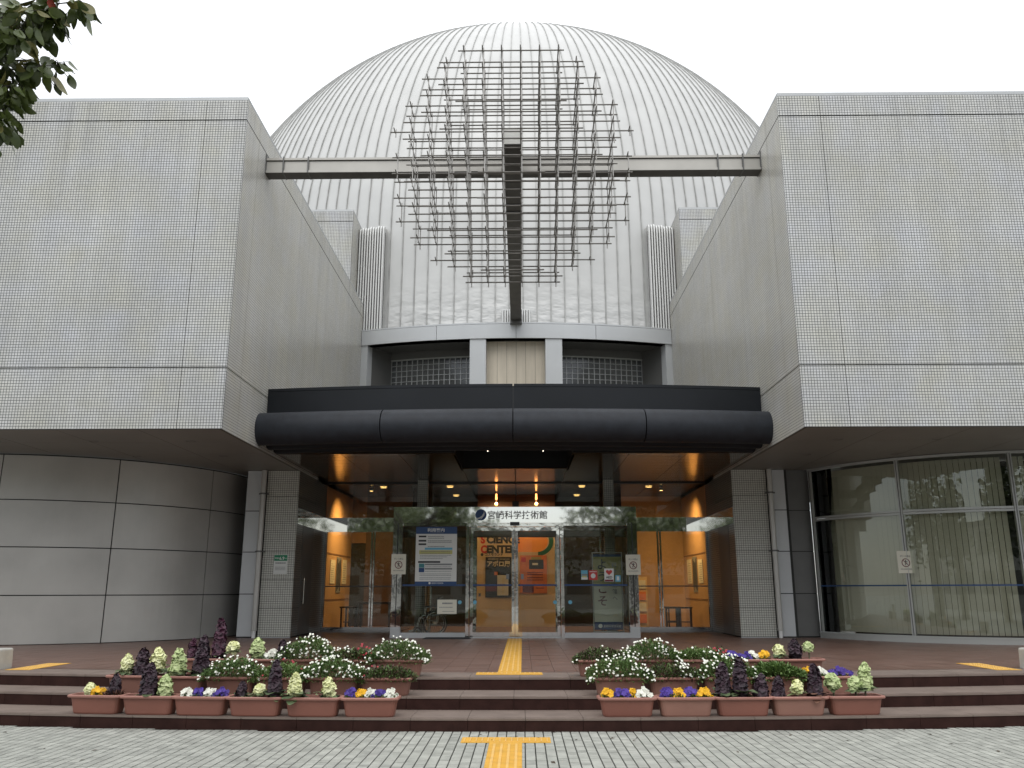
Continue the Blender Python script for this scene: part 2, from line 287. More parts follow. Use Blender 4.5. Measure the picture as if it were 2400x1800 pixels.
class MB:
    def __init__(s): s.v = []; s.f = []; s.m = []; s.sm = []
    def add(s, vs, fs, mi=0, smooth=False):
        k = len(s.v); s.v.extend([tuple(p) for p in vs])
        for f in fs: s.f.append(tuple(i+k for i in f)); s.m.append(mi); s.sm.append(smooth)
        return s
    def box(s, x0, x1, y0, y1, z0, z1, mi=0):
        return s.add([(x0, y0, z0), (x1, y0, z0), (x1, y1, z0), (x0, y1, z0), (x0, y0, z1), (x1, y0, z1), (x1, y1, z1), (x0, y1, z1)],
              [(0, 3, 2, 1), (4, 5, 6, 7), (0, 1, 5, 4), (1, 2, 6, 5), (2, 3, 7, 6), (3, 0, 4, 7)], mi)
    def quad(s, a, b, c, d, mi=0): return s.add([a, b, c, d], [(0, 1, 2, 3)], mi)
    def cyl(s, p0, p1, r0, r1=None, n=8, mi=0, caps=True, smooth=True):
        r1 = r0 if r1 is None else r1
        p0 = Vector(p0); p1 = Vector(p1); d = (p1-p0)
        if d.length < 1e-6: return s
        d.normalize(); a = d.orthogonal().normalized(); b = d.cross(a)
        vs = [p0+(a*cos(2*pi*i/n)+b*sin(2*pi*i/n))*r0 for i in range(n)]+[p1+(a*cos(2*pi*i/n)+b*sin(2*pi*i/n))*r1 for i in range(n)]
        s.add(vs, [(i, (i+1) % n, n+(i+1) % n, n+i) for i in range(n)], mi, smooth)
        if caps: s.add(vs, [tuple(range(n-1, -1, -1)), tuple(range(n, 2*n))], mi)
        return s
    def tube(s, pts, radii, n=8, mi=0):
        pts = [Vector(p) for p in pts]
        if not hasattr(radii, '__len__'): radii = [radii]*len(pts)
        for i in range(len(pts)-1): s.cyl(pts[i], pts[i+1], radii[i], radii[i+1], n, mi)
        return s
    def arc(s, cx, cy, r0, r1, a0, a1, z0, z1, n=12, mi=0):
        """curved box; angle measured from -Y; r0<r1"""
        vs = []
        for i in range(n+1):
            a = a0+(a1-a0)*i/n
            for r, z in ((r0, z0), (r1, z0), (r1, z1), (r0, z1)): vs.append((cx+r*sin(a), cy-r*cos(a), z))
        fs = []
        for i in range(n):
            k = i*4; l = k+4
            for j in range(4): fs.append((k+j, k+(j+1) % 4, l+(j+1) % 4, l+j))
        fs += [(3, 2, 1, 0), (n*4, n*4+1, n*4+2, n*4+3)]
        if a1 < a0: fs = [tuple(reversed(f)) for f in fs]
        return s.add(vs, fs, mi)
    def disc(s, c, r, n=20, mi=0, y=True, a0=0, a1=2*pi):
        full = abs(a1-a0-2*pi) < 1e-6
        pts = [(c[0]+r*cos(a0+(a1-a0)*i/n), c[1], c[2]+r*sin(a0+(a1-a0)*i/n)) if y else (c[0]+r*cos(a0+(a1-a0)*i/n), c[1]+r*sin(a0+(a1-a0)*i/n), c[2]) for i in range(n if full else n+1)]
        return s.add(pts, [tuple(range(len(pts)))], mi)
    def build(s, name, mats, parent=None, kind=None, loc=None, recalc=True):
        me = bpy.data.meshes.new(name); me.from_pydata(s.v, [], s.f)
        if not isinstance(mats, (list, tuple)): mats = [mats]
        for m_ in mats: me.materials.append(m_)
        me.polygons.foreach_set('material_index', s.m); me.polygons.foreach_set('use_smooth', s.sm)
        if recalc and len(s.f) < 60000:
            bm = bmesh.new(); bm.from_mesh(me); bmesh.ops.recalc_face_normals(bm, faces=bm.faces); bm.to_mesh(me); bm.free()
        me.update()
        o = bpy.data.objects.new(name, me); link(o, parent)
        if loc: o.location = loc
        if kind: o['kind'] = kind
        return o

def inst(name, me, parent=None, loc=(0, 0, 0), rot=(0, 0, 0), scale=(1, 1, 1)):
    o = bpy.data.objects.new(name, me); link(o, parent); o.location = loc; o.rotation_euler = rot; o.scale = scale
    return o
def boxpart(name, m_, parent, *a): return MB().box(*a).build(name, m_, parent)

def text(body, loc, size, m_, parent, name='lettering', align='LEFT', extrude=0.0012, bold=0.0, sx=1.0, rot=(pi/2, 0, 0)):
    cu = bpy.data.curves.new(name, 'FONT'); cu.body = body; cu.size = size; cu.align_x = align
    cu.extrude = extrude; cu.offset = bold; cu.resolution_u = 3
    cu.materials.append(m_)
    tmp = bpy.data.objects.new(name, cu); me = bpy.data.meshes.new_from_object(tmp); bpy.data.objects.remove(tmp)
    o = bpy.data.objects.new(name, me); link(o, parent); o.location = loc; o.rotation_euler = rot; o.scale = (sx, 1, 1)
    return o

# ================================================================== ground, steps and terrace
g = MB().quad((-220, -220, -0.012), (220, -220, -0.012), (220, 260, -0.012), (-220, 260, -0.012)).build('ground', M['ground'])
g['kind'] = 'structure'
RS = 40.0; YS = (9.79, 10.42, 11.07); CYS = YS[0]+RS
def arcY(x, y0): return y0+RS-sqrt(RS*RS-x*x)
# joint bed and pavers of the plaza
plaza = thing('plaza_paving', None, None); plaza['kind'] = 'structure'
MB().box(-9, 9, 6.0, 11.0, -0.01, 0.0).build('paving_bed', M['bed'], plaza)
rnd = random.Random(3)
PX, PY = 0.098, 0.10
tops = []
nx = int(6.9/PX)
for j in range(37):
    y0 = 7.3+j*PY
    for i in range(-nx, nx):
        x0 = i*PX
        if y0+PY > min(arcY(x0, YS[0]), arcY(x0+PX, YS[0]))+0.02: continue
        tops.append((x0, y0))
visible = [t for t in tops if t[1] > 7.85]
visible.sort(key=lambda t: hypot(t[0]-0.17, t[1]))
near = set(visible[:300])
pav_me = []
for k in range(3):
    b = MB().box(0.0065, PX-0.0065, 0.0018, PY-0.0018, -0.004, 0.0)
    b.v = [(x, y, z+(0.010 if z > -0.001 else 0)) for x, y, z in b.v]
    o = b.build('paver', M['plaza'] if k else M['plaza2'], plaza); pav_me.append(o.data); bpy.data.objects.remove(o)
rest = MB()
for (x0, y0) in tops:
    dz = rnd.uniform(-0.0012, 0.0012)
    if (x0, y0) in near:
        inst('paver', rnd.choice(pav_me), plaza, (x0, y0, dz))
    else:
        rest.box(x0+0.0065, x0+PX-0.0065, y0+0.0018, y0+PY-0.0018, -0.004, 0.010+dz, 0 if rnd.random() < 0.66 else 1)
rest.build('paver_field', [M['plaza'], M['plaza2']], plaza, kind='stuff', recalc=False)

steps = thing('entrance_steps', None, None); steps['kind'] = 'structure'
AM = math.asin(15.5/RS)
for k in range(3):
    y0 = YS[k]; z0, z1 = 0.15*k, 0.15*(k+1)
    r_out = RS-(y0-YS[0])
    # solid core under the slabs
    MB().arc(0, CYS, r_out-2.5, r_out-0.035, -AM, AM, z0-0.01, z1-0.033, 60).build('core', M['grout'], steps)
    da = 0.63/r_out; nn = int(AM/da)
    jo = (0.32, 0.11, 0.22)[k]
    for i in range(-nn, nn):
        a0 = (i+jo)*da+0.0022/r_out; a1 = (i+1+jo)*da-0.0022/r_out
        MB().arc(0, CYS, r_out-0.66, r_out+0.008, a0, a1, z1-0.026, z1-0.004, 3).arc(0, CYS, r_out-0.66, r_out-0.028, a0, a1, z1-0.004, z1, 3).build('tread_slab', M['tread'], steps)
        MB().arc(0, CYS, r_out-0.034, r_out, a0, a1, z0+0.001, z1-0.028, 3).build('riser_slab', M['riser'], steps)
terr = thing('terrace', None, None); terr['kind'] = 'structure'
# platform behind the top step
MB().arc(0, CYS, RS-26, RS-1.30-0.62, -AM, AM, 0.0, TER-0.012, 60).build('terrace_base', M['grout'], terr)
PT = 0.30; tl = []
for j in range(62):
    for i in range(-46, 46):
        x0 = i*PT; y0 = 11.72+j*PT
        if y0 < max(arcY(x0, 11.07), arcY(x0+PT, 11.07))+0.655: continue
        tl.append((x0, y0))
tl_vis = sorted([t for t in tl if abs(t[0]) < 7.6 and t[1] > 11.7], key=lambda t: hypot(t[0]-0.17, t[1]))
tn = set(tl_vis[:300])
tb = []
for k in range(2):
    o = MB().box(0.002, PT-0.002, 0.002, PT-0.002, -0.012, 0.0).build('tile', M['tfloor'] if k else M['tfloor2'], terr); tb.append(o.data); bpy.data.objects.remove(o)
rest = MB()
for (x0, y0) in tl:
    dz = rnd.uniform(-0.0008, 0.0008)
    if (x0, y0) in tn: inst('floor_tile', rnd.choice(tb), terr, (x0, y0, TER+dz))
    else: rest.box(x0+0.002, x0+PT-0.002, y0+0.002, y0+PT-0.002, TER-0.012, TER+dz, rnd.randint(0, 1))
rest.build('floor_tile_field', [M['tfloor'], M['tfloor2']], terr, kind='stuff', recalc=False)
# cut pieces closing the curved front row
cut = MB()
for i in range(-46, 46):
    x0 = i*PT; ys = [t[1] for t in tl if abs(t[0]-x0) < 1e-6]
    if not ys: continue
    ym = min(ys)
    ya, yb = arcY(x0, 11.07)+0.652, arcY(x0+PT, 11.07)+0.652
    if ym-max(ya, yb) > 0.004:
        vs = [(x0+.002, ya, TER-0.012), (x0+PT-.002, yb, TER-0.012), (x0+PT-.002, ym-.002, TER-0.012), (x0+.002, ym-.002, TER-0.012)]
        vs += [(x, y, TER) for x, y, z in vs]
        cut.add(vs, [(0, 3, 2, 1), (4, 5, 6, 7), (0, 1, 5, 4), (1, 2, 6, 5), (2, 3, 7, 6), (3, 0, 4, 7)], 0)
cut.build('cut_tile_row', M['tfloor'], terr, kind='stuff')

# ---- a few fallen leaves
lt = MB(); rl = random.Random(77)
for i in range(46):
    x = rl.uniform(-6.5, 7.5); y = rl.uniform(8.0, 10.0)
    if i > 34: x = rl.uniform(-6, 6); y = arcY(x, 9.79)-rl.uniform(0.02, 0.12)
    if y > arcY(x, 9.79)-0.02: continue
    a = rl.uniform(0, 6); L = rl.uniform(0.018, 0.04); w = L*0.4; c, q = cos(a), sin(a); z = 0.014
    lt.add([(x-c*L, y-q*L, z), (x-q*w, y+c*w, z+rl.uniform(0, .012)), (x+c*L, y+q*L, z+0.004), (x+q*w, y-c*w, z+rl.uniform(0, .012))], [(0, 1, 2, 3)])
o = lt.build('leaf_litter', mat('dry_leaf', (0.07, 0.05, 0.03), rough=0.8, noise=0.4, nscale=3)); tag(o, 'scattered dry brown leaves lying on the pale plaza pavers', 'leaf litter', kind='stuff')

# ---- tactile paving
def tactile(name, label, sheets, ridges, z):
    t = thing(name, label, 'tactile paving', (sheets[0][0], sheets[0][2], z))
    ox, oy = sheets[0][0], sheets[0][2]
    b = MB()
    for s_ in sheets: b.box(s_[0]-ox, s_[1]-ox, s_[2]-oy, s_[3]-oy, 0.0, 0.004)
    b.build('sheet', M['yellow'], t)
    for (x0, x1, y0, y1) in ridges: MB().box(x0-ox, x1-ox, y0-oy, y1-oy, 0.004, 0.009).build('ridge', M['yellow2'], t)
    return t
rg = [(-0.11+0.073*i-0.012, -0.11+0.073*i+0.012, 6.6, 9.0) for i in range(4)]
rb = [(-0.425+0.0605*i-0.006, -0.425+0.0605*i+0.006, 9.15, 9.37) for i in range(15)]
tactile('tactile_guide', 'yellow tactile guide strip with a T-shaped end on the pale plaza pavers', [(-0.165, 0.165, 6.5, 9.09), (-0.456, 0.456, 9.09, 9.41)], rg+rb, 0.011)
rg = [(-0.11+0.073*i-0.012, -0.11+0.073*i+0.012, 11.80, 19.7) for i in range(4)]
rb = [(-0.40+0.0605*i-0.006, -0.40+0.0605*i+0.006, 11.44, 11.66) for i in range(14)]
tactile('tactile_guide', 'yellow tactile guide strip running across the brown terrace to the glass doors', [(-0.155, 0.155, 11.68, 19.75), (-0.43, 0.43, 11.38, 11.68)], rg+rb, TER+0.001)
def dots(cx, lab, sgn):
    t = thing('tactile_patch', lab, 'tactile paving', (cx, 12.05, TER+0.001), group='yellow tactile patches near the terrace ends')
    MB().box(-0.17, 0.17, 0, 1.1, 0, 0.004).build('sheet', M['yellow'], t)
    b = MB()
    for i in range(5):
        for j in range(16): b.cyl((-0.13+i*0.065, 0.06+j*0.065, 0.004), (-0.13+i*0.065, 0.06+j*0.065, 0.009), 0.015, 0.011, 6)
    b.build('stud_field', M['yellow2'], t, kind='stuff')
dots(-6.75, 'yellow tactile patch on the terrace in front of the curved metal wall', -1)
dots(6.75, 'yellow tactile patch on the terrace in front of the curved window with blinds', 1)

# ================================================================== tile-clad wings
Z1, Z2 = 5.44, 10.44
def wing(sg, label):
    t = thing('tile_clad_wing', label, 'building', (sg*W, YB, 0), group='tile clad wings either side of the dome')
    def P(name, m_, x0, x1, y0, y1, z0, z1):
        xa, xb = sorted((sg*x0, sg*x1))
        return MB().box(xa-sg*W, xb-sg*W, y0-YB, y1-YB, z0, z1).build(name, m_, t)
    P('core', M['joint'], W+0.05, 17, YB+0.05, 28, ZS+0.01, ZT-0.1)
    xj = (W, 5.985, 12.0, 17.0); zj = (ZS, Z1, Z2, ZT-0.075)
    yj = (YB, 15.50, 20.9, 27.27)
    gz = 0.011; gx = 0.006
    for i in range(3):
        for j in range(3):
            P('facade_panel', M['tile'], xj[i]+(gx if i else 0), xj[i+1]-gx, YB, YB+0.06, zj[j]+(gz if j else 0), zj[j+1]-(gz if j < 2 else 0))
            P('side_panel', M['tile_side'], W, W+0.06, yj[i]+(gx if i else 0.06), yj[i+1]-gx, zj[j]+(gz if j else 0), zj[j+1]-(gz if j < 2 else 0))
    P('coping', M['coping'], W+0.012, 17, YB+0.012, YB+0.25, ZT-0.075, ZT)
    P('coping', M['coping'], W+0.012, W+0.25, YB+0.25, 27.27, ZT-0.075, ZT-0.002)
    P('roof', M['grey_panel'], W+0.25, 17, YB+0.25, 27.27, ZT-0.1, ZT-0.07)
    # soffit panels in an oblique grid with a thin drip edge
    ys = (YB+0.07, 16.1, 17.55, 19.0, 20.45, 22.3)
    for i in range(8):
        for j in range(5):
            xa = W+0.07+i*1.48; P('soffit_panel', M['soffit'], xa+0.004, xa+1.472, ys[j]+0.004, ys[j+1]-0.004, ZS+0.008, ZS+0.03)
    for (x, y) in ((6.23, 15.98), (8.10, 15.95), (6.23, 17.83), (8.10, 17.82), (10.0, 15.95), (10.0, 17.8)):
        b = MB(); n = 20
        vs = [(sg*x-sg*W+r*cos(2*pi*k/n), y-YB+r*sin(2*pi*k/n), z) for r, z in ((0.105, ZS+0.006), (0.085, ZS+0.002), (0.078, ZS+0.05)) for k in range(n)]
        b.add(vs, [(r*n+k, r*n+(k+1) % n, (r+1)*n+(k+1) % n, (r+1)*n+k) for r in range(2) for k in range(n)], 0, True)
        o = b.build('soffit_light', M['dark_panel'], t)
    return t
wl = wing(-1, 'tall square mosaic-tiled wing with the green tree in front of its corner')
wr = wing(1, 'tall square mosaic-tiled wing standing above the curved window with blinds')

def undercroft(sg):
    t = thing('tiled_pier', 'white mosaic-tiled pier %s' % ('with the small green and white elevation sign' if sg < 0 else 'next to the dark metal panels by the curved window'), 'pier', (sg*W, YP, TER), group='mosaic tiled piers flanking the entrance')
    def P(name, m_, x0, x1, y0, y1, z0, z1, par=t):
        xa, xb = sorted((sg*x0, sg*x1))
        return MB().box(xa-sg*W, xb-sg*W, y0-YP, y1-YP, z0-TER, z1-TER).build(name, m_, par)
    x_out = 5.93 if sg < 0 else 5.99
    zz = [TER+0.02+0.645*i for i in range(7)]; zz[-1] = ZS
    P('core', M['joint'], W+0.03, x_out+0.5, YP+0.03, 22.4, TER, ZS)
    for j in range(6):
        P('tile_band', M['tile_lower'], W, x_out, YP, YP+0.05, zz[j]+0.004, zz[j+1]-(0.004 if j < 5 else 0))
        P('return_band', M['side_shade'], W, W+0.02, YP+0.05, 22.0, zz[j]+0.004, zz[j+1]-(0.004 if j < 5 else 0))
    P('plinth', M['coping'], W-0.004, x_out+0.004, YP-0.004, YP+0.05, TER, TER+0.018)
    return t
undercroft(-1); undercroft(1)
# recess return walls from pier to the glazing and on into the lobby
for sg, lb in ((-1, 'shade-toned tiled recess wall beside the glazing, with a slim metal pull handle'), (1, 'shade-toned tiled recess wall beside the glazing under the lobby lamp glow')):
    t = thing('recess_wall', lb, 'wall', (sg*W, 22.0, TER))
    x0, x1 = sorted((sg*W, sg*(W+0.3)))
    MB().box(x0-sg*W, x1-sg*W, 0, YG-22.0, 0, ZC-TER).build('wall', M['side_shade'], t)
    xi = sg*(W-0.006)
    xa, xb = sorted((xi, sg*(W-0.001)))
    MB().box(xa-sg*W, xb-sg*W, YP-22.0+0.06, YG-22.0-0.06, 3.05-TER, 3.43-TER).build('steel_band', M['mirror'], t)
    MB().box(xa-sg*W, xb-sg*W, YP-22+0.62, YP-22+1.72, 0.03, 2.59).build('service_door', M['dark_panel'], t)
    if sg < 0:
        b = MB(); xh = 0.06
        b.cyl((xh, YP-22+0.78, 0.75), (xh, YP-22+0.78, 1.35), 0.012).cyl((0, YP-22+0.78, 0.8), (xh, YP-22+0.78, 0.8), 0.009).cyl((0, YP-22+0.78, 1.3), (xh, YP-22+0.78, 1.3), 0.009)
        b.build('handle', M['steel'], t)

# flat metal strips, downpipes
def strip(sg, xa, xb, y, m_, label):
    t = thing('metal_panel_strip', label, 'wall panel', (sg*xa, y, TER), group='stacked metal panels beside the piers')
    for j in range(4):
        z0 = 0.02+0.96*j; x0, x1 = sorted((0, sg*(xb-xa)))
        MB().box(x0, x1, 0, 0.05, z0+0.01, z0+0.95 if j < 3 else ZS-TER).build('panel', m_, t)
    x0, x1 = sorted((0, sg*(xb-xa)))
    MB().box(x0+0.004, x1-0.004, 0.02, 1.6, 0, ZS-TER-0.01).build('backing', M['joint'], t)
strip(-1, 5.99, 6.42, 20.13, M['pale_metal'], 'pale metal panel strip between the downpipe and the curved metal wall')
strip(1, 6.06, 6.43, 20.13, M['pale_metal'], 'pale metal panel strip between the downpipe and the dark panels')
strip(1, 6.44, 7.02, 20.22, M['dark_panel'], 'dark grey metal panel strip at the start of the curved window')
for sg, xx, lb in ((-1, 5.99, 'round grey downpipe between the elevation-sign pier and the curved metal wall'), (1, 6.05, 'round grey downpipe beside the pier near the curved window')):
    t = thing('downpipe', lb, 'downpipe', (sg*xx, 20.02, TER), group='downpipes beside the tiled piers')
    MB().cyl((0, 0, 0.16), (0, 0, ZS-TER), 0.062, n=14).build('pipe', M['grey_panel'], t)
    MB().cyl((0, 0, 0.0), (0, 0, 0.18), 0.045, n=12).build('outlet', M['white'], t)
    for z in (1.95, 3.3): MB().cyl((0, 0, z-0.02), (0, 0, z+0.02), 0.07, n=14).box(-0.11, 0.11, 0.02, 0.1, z-0.015, z+0.015).build('bracket', M['dark_panel'], t)
    MB().cyl((0, 0, 0.22), (0, 0, 0.16), 0.068, n=14).build('collar', M['grey_panel'], t)

# curved metal wall on the left
CXC, CYC, RC = 11.2, 21.75, 4.5
t = thing('curved_metal_wall', 'convex wall of large grey metal panels under the overhanging wing', 'wall', (-CXC, CYC, TER))
for ci in range(6):
    # angle from -Y towards +X (centre of the arc is at -CXC)
    a1 = radians(90-(25.6+28.6*(ci-1))) if ci else radians(90); a0 = radians(90-(25.6+28.6*ci))
    for j in range(4):
        z0 = 0.015+0.963*j; z1 = z0+0.963-0.022 if j < 3 else ZS-TER-0.04
        MB().arc(0, 0, RC-0.05, RC, a0+0.0025, a1-0.0025, z0, z1, 14).build('panel', M['grey_panel'], t)
MB().arc(0, 0, RC-0.1, RC-0.03, radians(-90), radians(90), 0, ZS-TER-0.01, 60).build('backing', M['joint'], t)

# curved window on the right
t = thing('curved_window', 'tall curved window wall with drawn vertical blinds and blue safety stripe', 'window', (CXC, CYC, TER))
def ap(ang, r): a = radians(90-ang); return (-r*sin(a), -r*cos(a))
angs = (22, 50, 77.5, 105)
MB().arc(0, 0, RC-0.09, RC+0.02, -radians(90-21), radians(35), 0.0, 0.10, 40).build('curb', M['alu'], t)
MB().arc(0, 0, RC-0.07, RC+0.03, -radians(90-21), radians(35), 0.10, 0.135, 40).build('sill', M['alu'], t)
MB().arc(0, 0, RC-0.07, RC+0.02, -radians(90-21), radians(35), ZS-TER-0.06, ZS-TER-0.005, 40).build('head_frame', M['alu'], t)
for a in angs[:3]:
    x, y = ap(a, RC); th = radians(90-a)
    b = MB()
    b.arc(0, 0, RC-0.07, RC+0.035, -th-0.0075, -th+0.0075, 0.14, ZS-TER-0.06, 1)
    b.build('mullion', M['alu'], t)
    MB().arc(0, 0, RC+0.036, RC+0.042, -th-0.002, -th+0.002, 0.14, ZS-TER-0.06, 1).build('groove', M['dark_panel'], t)
for i in range(2 if False else 3):
    th0 = -radians(90-angs[i])+0.008; th1 = -radians(90-angs[i+1])-0.008
    for z0, z1 in ((0.14, 2.62), (2.72, ZS-TER-0.065)):
        MB().arc(0, 0, RC-0.022, RC-0.016, th0, th1, z0, z1, 14).build('pane', M['glass_dark'], t)
    MB().arc(0, 0, RC-0.055, RC+0.015, th0, th1, 2.62, 2.665, 14).build('transom', M['alu'], t)
    MB().arc(0, 0, RC-0.055, RC+0.012, th0, th1, 2.675, 2.72, 14).build('transom', M['alu'], t)
    MB().arc(0, 0, RC-0.012, RC-0.009, th0, th1, 1.135, 1.165, 14).build('safety_stripe', M['blue'], t)
# vertical blind slats
bl = random.Random(5)
th = -radians(90-24.6); step = 0.108/(RC-0.35)
k = 0
while th < radians(25):
    if k in (35, 39): th += step; k += 1; continue
    r = RC-0.22; tw = radians(9)+bl.uniform(-0.05, 0.05)
    cx, cy = r*sin(th), -r*cos(th); w = 0.052
    dx, dy = cos(th+tw)*w, sin(th+tw)*w
    MB().add([(cx-dx, cy-dy, 0.16), (cx+dx, cy+dy, 0.16), (cx+dx, cy+dy, ZS-TER-0.1), (cx-dx, cy-dy, ZS-TER-0.1),
              (cx-dx*.99, cy-dy+0.002, 0.16), (cx+dx*.99, cy+dy+0.002, 0.16), (cx+dx*.99, cy+dy+0.002, ZS-TER-0.1), (cx-dx*.99, cy-dy+0.002, ZS-TER-0.1)],
             [(0, 1, 2, 3), (7, 6, 5, 4), (0, 4, 5, 1), (3, 2, 6, 7), (0, 3, 7, 4), (1, 5, 6, 2)]).build('blind_slat', M['blind'], t)
    th += step; k += 1
MB().arc(0, 0, RC-1.5, RC-1.45, -radians(80), radians(50), 0, ZS-TER-0.02, 30).build('inner_wall', M['interior_dark'], t)
MB().arc(0, 0, RC-1.45, RC-0.1, -radians(80), radians(50), 0, 0.02, 30).build('inner_floor', M['interior_dark'], t)

# ================================================================== dome
DR = 16.1; DY = 42.85; DZ = 13.66; ND = 216
dome = thing('planetarium_dome', 'huge pale aluminium dome with vertical standing seams', 'dome', (0, DY, 0))
def dprof():
    pr = [(DR, 9.7), (DR, 10.6), (DR, 11.6), (DR, 12.6)]
    for i in range(0, 31):
        la = radians(88.5)*i/30; pr.append((DR*cos(la), DZ+DR*sin(la)))
    return pr
prof = dprof(); da = pi/ND
b = MB()
vs = []
for r, z in prof:
    for a in (-da, 0, da): vs.append((r*sin(a), -r*cos(a), z))
n = len(prof)
b.add(vs, [(i*3+j, i*3+j+1, i*3+j+4, i*3+j+3) for i in range(n-1) for j in range(2)], 0, True)
vs = []; hw = 0.018; hh = 0.042
for i, (r, z) in enumerate(prof):
    if z <= DZ: nr, nzz = 1.0, 0.0
    else: nr, nzz = r/DR, (z-DZ)/DR
    w_ = hw*max(0.35, r/DR)
    for (dx, h) in ((-w_, -0.004), (-w_, hh), (w_, hh), (w_, -0.004)):
        rr = r+h*nr; zz = z+h*nzz; a = da
        vs.append((rr*sin(a)+dx*cos(a), -rr*cos(a)+dx*sin(a), zz))
b.add(vs, [(i*4+j, i*4+(j+1), (i+1)*4+(j+1), (i+1)*4+j) for i in range(n-1) for j in range(3)], 1, False)
o = b.build('roof_panel', [M['dome'], M['seam']], dome)
pm = o.data
for i in range(-60, 61):
    if i == 0: continue
    inst('roof_panel', pm, dome, rot=(0, 0, i*2*pi/ND))
# inner shell behind the sheets (closes the far side)
b = MB(); ns = 72; vs = []
for r, z in prof:
    for i in range(ns): a = 2*pi*i/ns; vs.append(((r-0.06)*sin(a), -(r-0.06)*cos(a), z))
b.add(vs, [(i*ns+j, i*ns+(j+1) % ns, (i+1)*ns+(j+1) % ns, (i+1)*ns+j) for i in range(n-1) for j in range(ns)], 0, True)
b.build('shell', M['seam'], dome)
MB().cyl((0, 0, DZ+DR-0.15), (0, 0, DZ+DR+0.1), 1.2, 1.0, n=24).build('cap', M['seam'], dome)

# cornice ring and storey between canopy and dome
cor = thing('cornice_storey', 'pale metal cornice band with recessed windows below the dome', 'building', (0, DY, 0))
RCO = 16.78; ae = math.asin(W/RCO)-0.0002
for a0, a1 in ((-ae, -0.1557), (-0.1557, 0), (0, 0.1557), (0.1557, ae)):
    MB().arc(0, 0, RCO-0.35, RCO, a0+0.0004, a1-0.0004, 9.44, 9.915, 10).build('cornice_panel', M['pale_metal'], cor)
MB().arc(0, 0, RCO-0.9, RCO-0.01, -ae, ae, 9.93, 9.975, 36).build('cornice_cap', M['pale_metal'], cor)
MB().arc(0, 0, RCO-1.0, RCO-0.05, -ae, ae, 9.44, 9.93, 36).build('cornice_core', M['dark_panel'], cor)
MB().arc(0, 0, RCO-1.7, RCO-0.36, -ae, ae, 9.46, 9.5, 36).build('recess_ceiling', M['dark_panel'], cor)
def pier(x0, x1, m_='pale_metal', nm='pier', dr=0.05, dp=0.5):
    r = RCO-dr; MB().arc(0, 0, r-dp, r, math.asin(x0/r), math.asin(x1/r), 5.6, 9.44, 3).build(nm, M[m_], cor)
pier(-1.50, -0.98); pier(0.95, 1.49); pier(-W+0.002, -4.95); pier(4.95, W-0.002)
xs = [-0.97, -0.62, -0.31, 0.0, 0.31, 0.62, 0.94]
for i in range(6): pier(xs[i]+0.004, xs[i+1]-0.004, 'concrete', 'concrete_board', 0.42, 0.2)
pier(-0.97, 0.94, 'joint', 'backing', 0.45, 0.2)
for sg in (-1, 1):
    r = RCO-1.25
    a_in, a_out = 1.50/r, 4.36/r
    nc = 15
    for i in range(nc):
        aa = a_in+(a_out-a_in)*i/nc+0.0009; ab = a_in+(a_out-a_in)*(i+1)/nc-0.0009
        for j in range(6):
            z1 = 9.16-0.19*j
            p, q = sorted((sg*aa, sg*ab)); MB().arc(0, 0, r-0.10, r-0.035, p, q, z1-0.172, z1, 1).build('glass_block', M['gblock'], cor)
    p, q = sorted((sg*a_in, sg*(a_out+0.002)))
    gb = MB()
    for i in range(nc+1):
        q0 = sg*(a_in+(a_out-a_in)*i/nc); gb.arc(0, 0, r-0.06, r, q0-0.0008, q0+0.0008, 7.9, 9.17, 1)
    for j in range(7): gb.arc(0, 0, r-0.06, r-0.003, p, q, 9.163-0.19*j, 9.183-0.19*j, 12)
    gb.build('block_grid', M['coping'], cor)
    MB().arc(0, 0, r-0.06, r+0.03, p, q, 9.17, 9.20, 12).build('window_head', M['alu'], cor)
    MB().arc(0, 0, r-0.06, r+0.01, p, q, 9.20, 9.46, 12).build('lintel', M['dark_panel'], cor)
    MB().arc(0, 0, r-0.06, r+0.01, p, q, 5.6, 7.9, 12).build('lower_wall', M['dark_panel'], cor)
    # splayed reveal
    xo, yo = sg*4.97, -sqrt((RCO-0.2)**2-4.97**2); xi, yi = sg*r*sin(a_out), -r*cos(a_out)
    MB().add([(xo, yo, 5.6), (xi, yi, 5.6), (xi, yi, 9.47), (xo, yo, 9.47), (xo, yo+0.3, 5.6), (xi+sg*0.1, yi+0.3, 5.6), (xi+sg*0.1, yi+0.3, 9.47), (xo, yo+0.3, 9.47)],
             [(0, 1, 2, 3), (4, 5, 6, 7), (0, 4, 7, 3), (1, 5, 6, 2), (3, 2, 6, 7), (0, 1, 5, 4)]).build('reveal', M['dark_panel'], cor)
MB().arc(0, 0, RCO-2.2, RCO-1.6, -ae, ae, 5.6, 9.9, 24).build('rear_wall', M['interior_dark'], cor)

